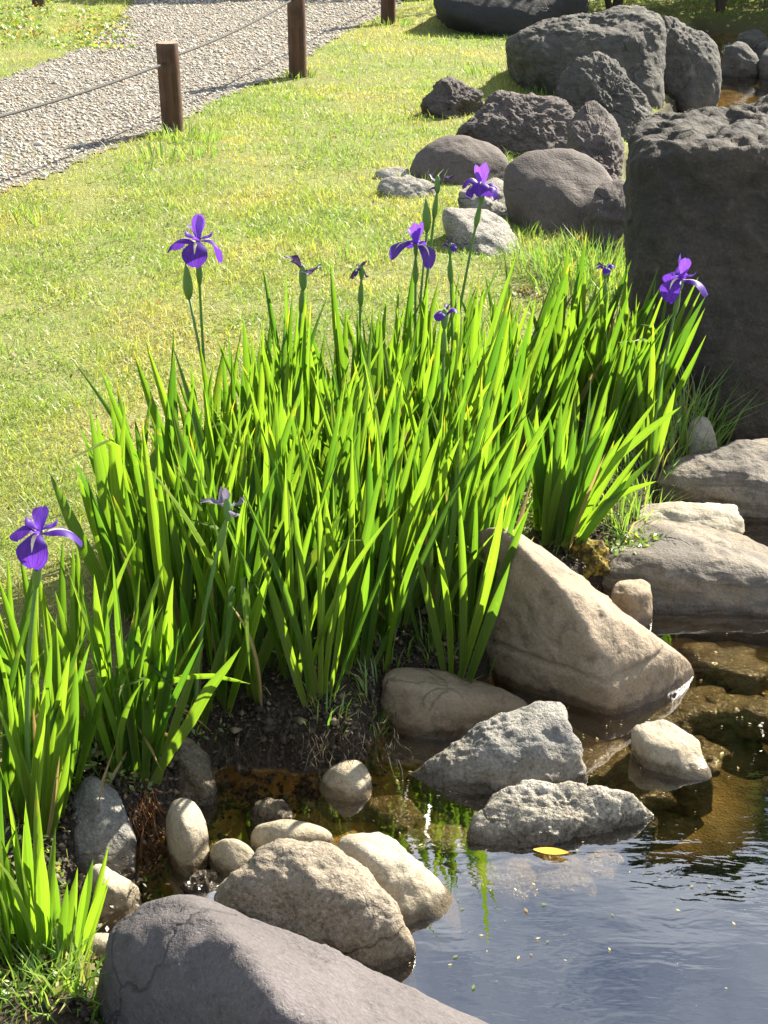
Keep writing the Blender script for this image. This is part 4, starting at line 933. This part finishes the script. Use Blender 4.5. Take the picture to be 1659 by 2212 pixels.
# dead leaves hanging at plant bases
for k in range(46):
    if k < 26: x, y = placed[rl.randrange(len(placed))]; z0 = tz(x, y)
    else:
        c0 = on_z(rl.uniform(200, 330), rl.uniform(1640, 1720), -.11); x, y, z0 = c0.x, c0.y, max(tz(c0.x, c0.y), -.16)
    a_ = rl.uniform(0, 6.28); L = rl.uniform(.08, .22)
    q = [(x, y, z0+.0), (x+.12*L*math.cos(a_), y+.12*L*math.sin(a_), z0+L*.45), (x+.4*L*math.cos(a_), y+.4*L*math.sin(a_), z0+L*.6), (x+.8*L*math.cos(a_), y+.8*L*math.sin(a_), z0+L*.35), (x+1.0*L*math.cos(a_), y+1.0*L*math.sin(a_), z0+.02)]
    o = stray(q, rl.uniform(6, 13), 'dry', 'dry straw coloured dead leaf curled at the foot of the iris', 'dead leaves at the iris feet')

# ------------------------------------------------------------------ soil clods, roots, moss, ground cover
t = NT('soil_crumbs'); at_ = t.n('ShaderNodeAttribute', attribute_name='Col'); M['crumb'] = t.done(t.bsdf(at_.outputs['Color'], 0.75, None, 0.35).outputs[0])
N = 7500
px_ = np.where(rng.random(N) < .3, rng.uniform(60, 340, N), rng.uniform(340, 1300, N)); py_ = np.where(px_ < 340, rng.uniform(1640, 2230, N), np.interp(px_, [340, 480, 760, 830, 1300], [1690, 1600, 1600, 1480, 1240]) + rng.normal(0, 46, N))
pp = np.array([on_z(a_, b_, -.10)[:2] for a_, b_ in zip(px_, py_)])
d_ = pond_d(pp[:, 0], pp[:, 1]); k = (d_ < .10) & (d_ > -.25); pp = pp[k]; N = len(pp)
r = rng.gamma(2.0, .0018, N) + .0015
V = octv[None]*r[:, None, None]*(1+.35*rng.normal(size=(N, 6, 3)).clip(-1.3, 1.3))
zb = terrain_z(pp[:, 0], pp[:, 1])
V = V + np.stack([pp[:, 0], pp[:, 1], zb+r*.4], 1)[:, None]
cc = np.array([(.04, .03, .02), (.07, .052, .032), (.17, .13, .08), (.025, .018, .012)])[rng.choice(4, N, p=[.35, .3, .15, .2])]*rng.uniform(.7, 1.2, (N, 1))
tag(link('soil_crumbs', mesh_np('soil_crumbs', V.reshape(-1, 3), (octf[None] + 6*np.arange(N)[:, None, None]).reshape(-1, 3), False, None, np.repeat(cc, 6, 0)), M['crumb']), 'dark crumbly soil and grit on the eroded bank', 'soil', kind='stuff')

t = NT('root_fibre'); M['root'] = t.done(t.bsdf((0.20, 0.09, 0.035), 0.7, None, 0.3).outputs[0])
def fibres(name, n, pxr, zr, mat, label, L0=.12, r0=.0014, down=1.0):
    V, Fq = [], []
    for k in range(n):
        c0 = on_z(rl.uniform(*pxr[0]), rl.uniform(*pxr[1]), -.10); p_ = Vector((c0.x, c0.y, rl.uniform(*zr))); d = Vector((rl.gauss(0, .5), rl.gauss(-.5, .4), -down)).normalized()
        L = L0*rl.uniform(.4, 1.2); prev = None
        for i in range(5):
            rr_ = r0*(1-.18*i); b = len(V)
            for j in range(3): an = j*2.094; V.append((p_.x+rr_*math.cos(an), p_.y+rr_*math.sin(an)*.7, p_.z+rr_*math.sin(an)*.7))
            if prev is not None:
                for j in range(3): Fq.append((prev+j, prev+(j+1) % 3, b+(j+1) % 3, b+j))
            prev = b; p_ = p_ + d*L/4; d = (d + Vector((rl.gauss(0, .45), rl.gauss(0, .35), rl.gauss(0, .3)))).normalized()
    o = link(name, mesh_np(name, np.array(V), np.array(Fq)), M[mat]); tag(o, label, 'roots', kind='stuff')
fibres('roots', 150, ((278, 335), (1700, 1760)), (-.14, -.07), 'root', 'rusty brown roots trailing from the small iris into the water', .12, .0016)
t = NT('fine_root'); M['root2'] = t.done(t.bsdf((0.07, 0.055, 0.035), 0.8, None, 0.2).outputs[0])
fibres('roots', 220, ((420, 860), (1545, 1620)), (-.12, -.05), 'root2', 'thin dark rootlets hanging from the undercut soil bank', .10, .0010, .7)

def clump_lump(px, py, z0, ext, mat, name, label, cat, seed, amp, freq):
    c0 = on_z(px, py, z0); V, FA = ICO[5]; V = V*np.array(ext); V = V*(1+amp*fbm(V*freq+seed, 5, .6))[:, None]
    o = link(name, mesh_np(name, V, FA), M[mat], None, Vector((c0.x, c0.y, z0+ext[2]*.35))); tag(o, label, cat); return o
t = NT('yellow_moss'); geo = t.n('ShaderNodeNewGeometry'); P = geo.outputs['Position']
c = t.mix(t.ramp(t.noise(P, 45, 5, .7), [(.42, 0), (.58, 1)]), (.06, .04, .02), (.30, .22, .04)); c = t.mix(t.ramp(t.noise(P, 20, 4, .6), [(.5, 0), (.65, 1)]), c, (.14, .13, .03))
M['moss'] = t.done(t.bsdf(c, .95, t.bump(t.noise(P, 130, 4, .7), .9, .01), .2).outputs[0])
clump_lump(1270, 1235, -.12, (.055, .05, .06), 'moss', 'moss_clump', 'knobbly yellow brown moss clump at the top of the tan boulder', 'moss', 3, .35, 30)

def leafscatter(name, spots, label, size, cols, cat='ground cover'):
    P_, S_ = [], []
    for (px, py, z0, rad, cnt, h) in spots:
        c0 = on_z(px, py, z0); a_ = rng.random(cnt)*6.283; r_ = rad*np.sqrt(rng.random(cnt))
        x, y = c0.x+r_*np.cos(a_), c0.y+r_*np.sin(a_); P_.append(np.stack([x, y, np.maximum(terrain_z(x, y), z0-.02)+rng.random(cnt)*h], 1))
    C = np.concatenate(P_); n_ = len(C)
    nm = rng.normal(size=(n_, 3)); nm[:, 2] = np.abs(nm[:, 2])+.6; nm /= np.linalg.norm(nm, axis=1)[:, None]
    u_ = np.cross(nm, rng.normal(size=(n_, 3))); u_ /= np.linalg.norm(u_, axis=1)[:, None]; v_ = np.cross(nm, u_)
    s_ = size*rng.uniform(.6, 1.3, (n_, 1))
    V = np.stack([C-u_*s_, C-v_*s_*.55+nm*s_*.15, C+u_*s_, C+v_*s_*.55+nm*s_*.15], 1).reshape(-1, 3)
    Fq = 4*np.arange(n_)[:, None] + np.array([[0, 1, 2, 3]])
    cl = np.array(cols)[rng.integers(0, len(cols), n_)]*rng.uniform(.8, 1.2, (n_, 1))
    tag(link(name, mesh_np(name, V, Fq, False, None, np.repeat(cl, 4, 0)), M['grass']), label, cat, kind='stuff')
gc = [(.14, .24, .04), (.22, .30, .06), (.10, .18, .03), (.30, .32, .08)]
leafscatter('ground_cover', [(1390, 1165, -.08, .06, 170, .03), (1350, 1180, -.08, .06, 150, .03), (1430, 1170, -.08, .03, 60, .03), (1110, 1090, -.05, .10, 260, .08), (1130, 1130, -.05, .08, 200, .06), (1060, 1100, -.05, .06, 120, .08), (1420, 900, -.05, .12, 200, .05)],
            'low small leaved herbs creeping between iris clump and rock shelf', .008, gc)
leafscatter('ground_cover', [(120, 1700, -.10, .10, 160, .05), (200, 1740, -.12, .06, 90, .04), (60, 1950, -.12, .08, 150, .05), (130, 2100, -.13, .07, 200, .03), (60, 2180, -.12, .08, 240, .03), (180, 2200, -.13, .05, 120, .03), (300, 1720, -.1, .03, 40, .03), (440, 1560, -.09, .06, 60, .03)],
            'small scrappy weeds on the soil between the front iris plants', .008, gc + [(.36, .30, .14)])
# weeds with round leaves in the top left grass
leafscatter('ground_cover', [(rl.uniform(0, 250), rl.uniform(8, 110), 0, .25, 60, .05) for _ in range(26)], 'leafy clover weeds in the grass across the path', .022, gc + [(.30, .20, .08)])

leafscatter('leaf_litter', [(1170, 650, -.03, .10, 90, .015), (1220, 670, -.03, .08, 60, .015), (1130, 640, -.02, .08, 50, .01)], 'brown leaf litter on bare soil beside the tall grass', .014, [(.16, .10, .06), (.26, .19, .12), (.40, .34, .24), (.10, .06, .04)], 'leaf litter')
leafscatter('leaf_litter', [(rl.uniform(90, 340), rl.uniform(1640, 2180), -.12, .06, 26, .012) for _ in range(26)], 'small brown dead leaf scraps on the muddy bank between the stones', .006, [(.09, .06, .035), (.13, .09, .05), (.05, .035, .02)], 'leaf litter')
leafscatter('clover', [(rl.uniform(0, 900), rl.uniform(330, 1000), 0, rl.uniform(.06, .16), rl.randint(20, 90), .03) for _ in range(46)], 'small round leaved clover patches in the lawn', .008, gc)
leafscatter('leaf_litter', [(rl.uniform(0, 1000), rl.uniform(230, 1150), 0, .25, 3, .02) for _ in range(40)], 'scattered small brown fallen leaves in the lawn grass', .013, [(.20, .12, .06), (.30, .22, .12), (.14, .08, .04)], 'leaf litter')
nf = 420; fx = rng.uniform(820, 1700, nf); fy = rng.uniform(1340, 2200, nf)
fp_ = np.array([on_z(a_, b_, WZ+.003)[:] for a_, b_ in zip(fx, fy)]); kd = pond_d(fp_[:, 0], fp_[:, 1]); fp_ = fp_[(kd > .05) & (rng.random(nf) < np.interp(kd, [.05, .8], [1, .25]))]; nf = len(fp_)
an = rng.random(nf)*6.28; r_ = rng.gamma(2, .0012, nf)+.001; sh = np.array([(-1, 0), (0, -.45), (1, 0), (0, .45)])
FV = np.stack([fp_[:, None, 0] + r_[:, None]*(sh[:, 0]*np.cos(an)[:, None] - sh[:, 1]*np.sin(an)[:, None]), fp_[:, None, 1] + r_[:, None]*(sh[:, 0]*np.sin(an)[:, None] + sh[:, 1]*np.cos(an)[:, None]), np.broadcast_to(fp_[:, None, 2], (nf, 4))], 2).reshape(-1, 3)
tag(link('floating_debris', mesh_np('floating_debris', FV, 4*np.arange(nf)[:, None]+np.array([[0, 1, 2, 3]]), False, None, np.repeat(np.array([(.45, .40, .25), (.25, .18, .08), (.14, .18, .05)])[rng.integers(0, 3, nf)], 4, 0)), M['grass']), 'tiny specks of plant debris floating on the pond', 'debris', kind='stuff')
# floating yellow leaf
t = NT('yellow_leaf'); M['yellow'] = t.done(t.bsdf((.62, .36, .03), .5, None, .3).outputs[0])
a_, b_ = on_z(1152, 1840, WZ), on_z(1228, 1850, WZ)
V, UV = [], []; n_ = 8; d = b_-a_; sd = Vector((-d.y, d.x, 0)).normalized()
for i in range(n_+1):
    s = i/n_; w = .011*math.sin(math.pi*min(1, s*.95+.03))**.8
    for e in (-1, 0, 1): V.append((d*s + sd*w*e + Vector((0, 0, .0045 + .002*abs(e) + .003*s)))[:])
Fq = [(i*3+j, i*3+j+1, i*3+j+4, i*3+j+3) for i in range(n_) for j in range(2)]
tag(link('fallen_leaf', mesh_np('fallen_leaf', np.array(V), np.array(Fq)), M['yellow'], None, a_), 'single bright yellow leaf floating by the pale speckled rock', 'leaf')

# ------------------------------------------------------------------ rope fence
t = NT('post_wood'); tcn = t.n('ShaderNodeTexCoord'); mp = t.n('ShaderNodeMapping'); t.l(tcn.outputs['Object'], mp.inputs[0]); mp.inputs['Scale'].default_value = (60, 60, 3.5)
g_ = t.noise(mp.outputs[0], 1, 5, .65, .6); c = t.mix(t.ramp(g_, [(.35, 0), (.65, 1)]), (.045, .021, .012), (.105, .052, .028)); c = t.mix(t.ramp(t.noise(tcn.outputs['Object'], 9, 4), [(.5, 0), (.7, .5)]), c, (.15, .105, .07))
M['wood'] = t.done(t.bsdf(c, .75, t.bump(g_, .6, .006), .3).outputs[0])
t = NT('post_end_grain'); tcn = t.n('ShaderNodeTexCoord'); wv = t.n('ShaderNodeTexWave', wave_type='RINGS', rings_direction='Z'); wv.inputs['Scale'].default_value = 40; wv.inputs['Distortion'].default_value = 2; t.l(tcn.outputs['Object'], wv.inputs['Vector'])
M['endgrain'] = t.done(t.bsdf(t.mix(wv.outputs['Fac'], (.30, .22, .17), (.20, .13, .09)), .85).outputs[0])
def post(px, py, r_, h, label, lean=(0, 0), loc=None):
    c0 = loc if loc is not None else on_z(px, py, 0); c0.z = tz(c0.x, c0.y)
    e = empty('fence_post', c0)
    sides = 20; V = []; prof = [(-.12, 1.0), (.0, 1.0), (.1, .99), (.25, 1.0), (.4, .985), (h-.012, .985), (h-.003, .93)]
    for (z_, s_) in prof:
        for j in range(sides):
            an = 2*math.pi*j/sides; w = s_*r_*(1+.03*math.sin(3*an+px)+.02*math.sin(7*an+z_*5)); V.append((w*math.cos(an)+lean[0]*z_, w*math.sin(an)+lean[1]*z_, z_))
    Fq = [(i*sides+j, i*sides+(j+1) % sides, (i+1)*sides+(j+1) % sides, (i+1)*sides+j) for i in range(len(prof)-1) for j in range(sides)]
    link('shaft', mesh_np('shaft', np.array(V), np.array(Fq)), M['wood'], e)
    cap = [(.935*r_*math.cos(2*math.pi*j/sides)+lean[0]*h, .935*r_*math.sin(2*math.pi*j/sides)+lean[1]*h, h-.002 - .001*(j % 2)) for j in range(sides)] + [(lean[0]*h, lean[1]*h, h)]
    link('post_top', mesh_np('post_top', np.array(cap), np.array([(j, (j+1) % sides, sides) for j in range(sides)]), False), M['endgrain'], e)
    tag(e, label, 'fence post', 'rope fence posts'); return c0
p1 = post(374, 287, .066, .53, 'short weathered brown post whose whole length and top show beside the path', (-.01, 0))
p2 = post(643, 168, .067, .76, 'taller brown fence post in the grass edge, second along the rope')
p3 = post(838, 52, .072, .76, 'brown fence post farthest along the rope, close to the shadow-darkened boulder')
p0 = post(0, 0, .066, .53, 'brown fence post before the short one along the rope', loc=Vector((p1.x-.72, p1.y-2.35, 0)))
p4 = post(84, 14, .07, .6, 'brown post foot in the weeds on the other side of the path')
p5 = post(0, 0, .07, .7, 'brown fence post beyond the one by the shadow-darkened boulder', loc=Vector((p3.x+.6, p3.y+2.6, 0)))
t = NT('fence_rope'); tcn = t.n('ShaderNodeTexCoord'); wv = t.n('ShaderNodeTexWave'); wv.inputs['Scale'].default_value = 60; t.l(tcn.outputs['Object'], wv.inputs['Vector'])
M['rope'] = t.done(t.bsdf(t.mix(wv.outputs['Fac'], (.03, .028, .026), (.06, .054, .05)), .8).outputs[0])
def rope(a_, b_, sag, label):
    pts = [a_.lerp(b_, s) - Vector((0, 0, sag*4*s*(1-s))) for s in [i/14 for i in range(15)]]
    o = tube('rope', [q-a_ for q in pts], [.0078]*15, M['rope'], None, 8); o.location = a_; tag(o, label, 'rope', 'fence ropes')
up = lambda q, h: q + Vector((0, 0, h))
rope(up(p0, .43), up(p1, .415)+Vector((-.02, -.06, 0)), .02, 'thin grey rope reaching the short weathered post along the near gravel')
rope(up(p1, .44), up(p2, .565), .03, 'thin grey rope strung between the short post and the taller second post')
rope(up(p2, .565), up(p3, .6), .03, 'thin grey rope strung from the second post to the farthest post')
rope(up(p3, .6), up(p5, .6), .03, 'thin grey rope running on beyond the farthest post')

# ------------------------------------------------------------------ shrubs and far trees
t = NT('evergreen_leaf'); at_ = t.n('ShaderNodeAttribute', attribute_name='Col')
df = t.bsdf(at_.outputs['Color'], .5, None, .3); tl = t.n('ShaderNodeBsdfTranslucent'); t.l(at_.outputs['Color'], tl.inputs[0]); mx = t.n('ShaderNodeMixShader'); mx.inputs[0].default_value = .3
t.l(df.outputs[0], mx.inputs[1]); t.l(tl.outputs[0], mx.inputs[2]); M['evergreen'] = t.done(mx.outputs[0])
t = NT('bark'); geo = t.n('ShaderNodeNewGeometry'); M['bark'] = t.done(t.bsdf(t.mix(t.noise(geo.outputs['Position'], 12, 4), (.06, .045, .035), (.12, .095, .07)), .9).outputs[0])
def crown(name, parent, centers, n, size, cols, seed):
    rr_ = np.random.default_rng(seed); C, NR = [], []
    for (cx_, cy_, cz_, rx, ry, rz) in centers:
        m = n//len(centers); d = rr_.normal(size=(m, 3)); d /= np.linalg.norm(d, axis=1)[:, None]
        rad = rr_.uniform(.55, 1.08, (m, 1))**.6; C.append(np.array([cx_, cy_, cz_]) + d*rad*np.array([rx, ry, rz])); NR.append(d)
    C = np.concatenate(C); nm = np.concatenate(NR) + rr_.normal(size=C.shape)*.6; nm /= np.linalg.norm(nm, axis=1)[:, None]; n_ = len(C)
    u_ = np.cross(nm, rr_.normal(size=(n_, 3))); u_ /= np.linalg.norm(u_, axis=1)[:, None]; v_ = np.cross(nm, u_); s_ = size*rr_.uniform(.6, 1.4, (n_, 1))
    V = np.stack([C-u_*s_, C-v_*s_*.5, C+u_*s_, C+v_*s_*.5], 1).reshape(-1, 3)
    cl = np.array(cols)[rr_.integers(0, len(cols), n_)]*rr_.uniform(.7, 1.2, (n_, 1))
    return link(name, mesh_np(name, V, 4*np.arange(n_)[:, None]+np.array([[0, 1, 2, 3]]), False, None, np.repeat(cl, 4, 0)), M['evergreen'], parent)
DG = [(.035, .06, .018), (.05, .08, .022), (.028, .045, .015), (.06, .09, .03)]
def shrub(x, y, h, w, label, seed, n=5000):
    z0 = max(tz(x, y), WZ); e = empty('shrub', (x, y, z0)); rr_ = random.Random(seed)
    cs = [(rr_.uniform(-.5, .5)*w, rr_.uniform(-.4, .4)*w, h*rr_.uniform(.3, .75), w*rr_.uniform(.35, .6), w*rr_.uniform(.3, .5), h*rr_.uniform(.22, .38)) for _ in range(7)]
    crown('crown', e, cs, n, .055, DG, seed)
    for k in range(3): tube('stem', [(0, 0, -.05), (rr_.uniform(-.15, .15), 0, h*.3), (rr_.uniform(-.4, .4)*w, rr_.uniform(-.2, .2), h*.6)], [.04, .03, .01], M['bark'], e, 6)
    tag(e, label, 'shrub', 'dark shrubs beyond the pond')
for k, (x, y, h, w) in enumerate([(3.5, 16.2, 2.0, 1.5), (5.0, 16.6, 2.6, 1.7), (2.3, 15.6, 1.3, 1.1), (6.6, 16.4, 2.4, 1.7), (4.2, 17.8, 3.0, 1.8)]):
    shrub(x, y, h, w, 'dark evergreen shrub shading the far bank of the pond', 70+k)
for k, (x, y, h, w) in enumerate([(-2.1, 18.15, 1.1, .9), (-1.0, 18.2, 1.1, .9), (.2, 18.3, 1.1, .9)]):  # unseen shrubs added so their shadow falls across the path's far end
    shrub(x, y, h, w, 'unseen low shrub added to shadow the far end of the gravel path', 90+k, 2500)
def tree(x, y, h, seed):
    rr_ = random.Random(seed); e = empty('evergreen_tree', (x, y, 0))
    tube('trunk', [(0, 0, -.2), (.1, 0, h*.3), (-.1, .1, h*.6), (0, 0, h*.92)], [.45, .36, .24, .06], M['bark'], e, 10)
    cs = [(rr_.uniform(-.10, .10)*h, rr_.uniform(-.10, .10)*h, h*rr_.uniform(.25, .92), h*rr_.uniform(.09, .14), h*rr_.uniform(.09, .14), h*rr_.uniform(.07, .11)) for _ in range(22)]
    for c_ in cs[:6]: tube('branch', [(0, 0, c_[2]*.75), (c_[0]*.6, c_[1]*.6, c_[2]*.92), (c_[0], c_[1], c_[2])], [.14, .08, .03], M['bark'], e, 6)
    crown('crown', e, cs, 9600, .62, DG, seed)
    tag(e, 'tall dark evergreen tree mirrored in the pond', 'tree', 'trees mirrored in the pond')
for k, (x, h) in enumerate([(-14, 24), (-7, 27), (-1, 28), (4, 27), (9, 29.5), (13, 29)]): tree(x, 43 + (k % 2)*4, h, 200+k)
print('objects', len(bpy.data.objects))
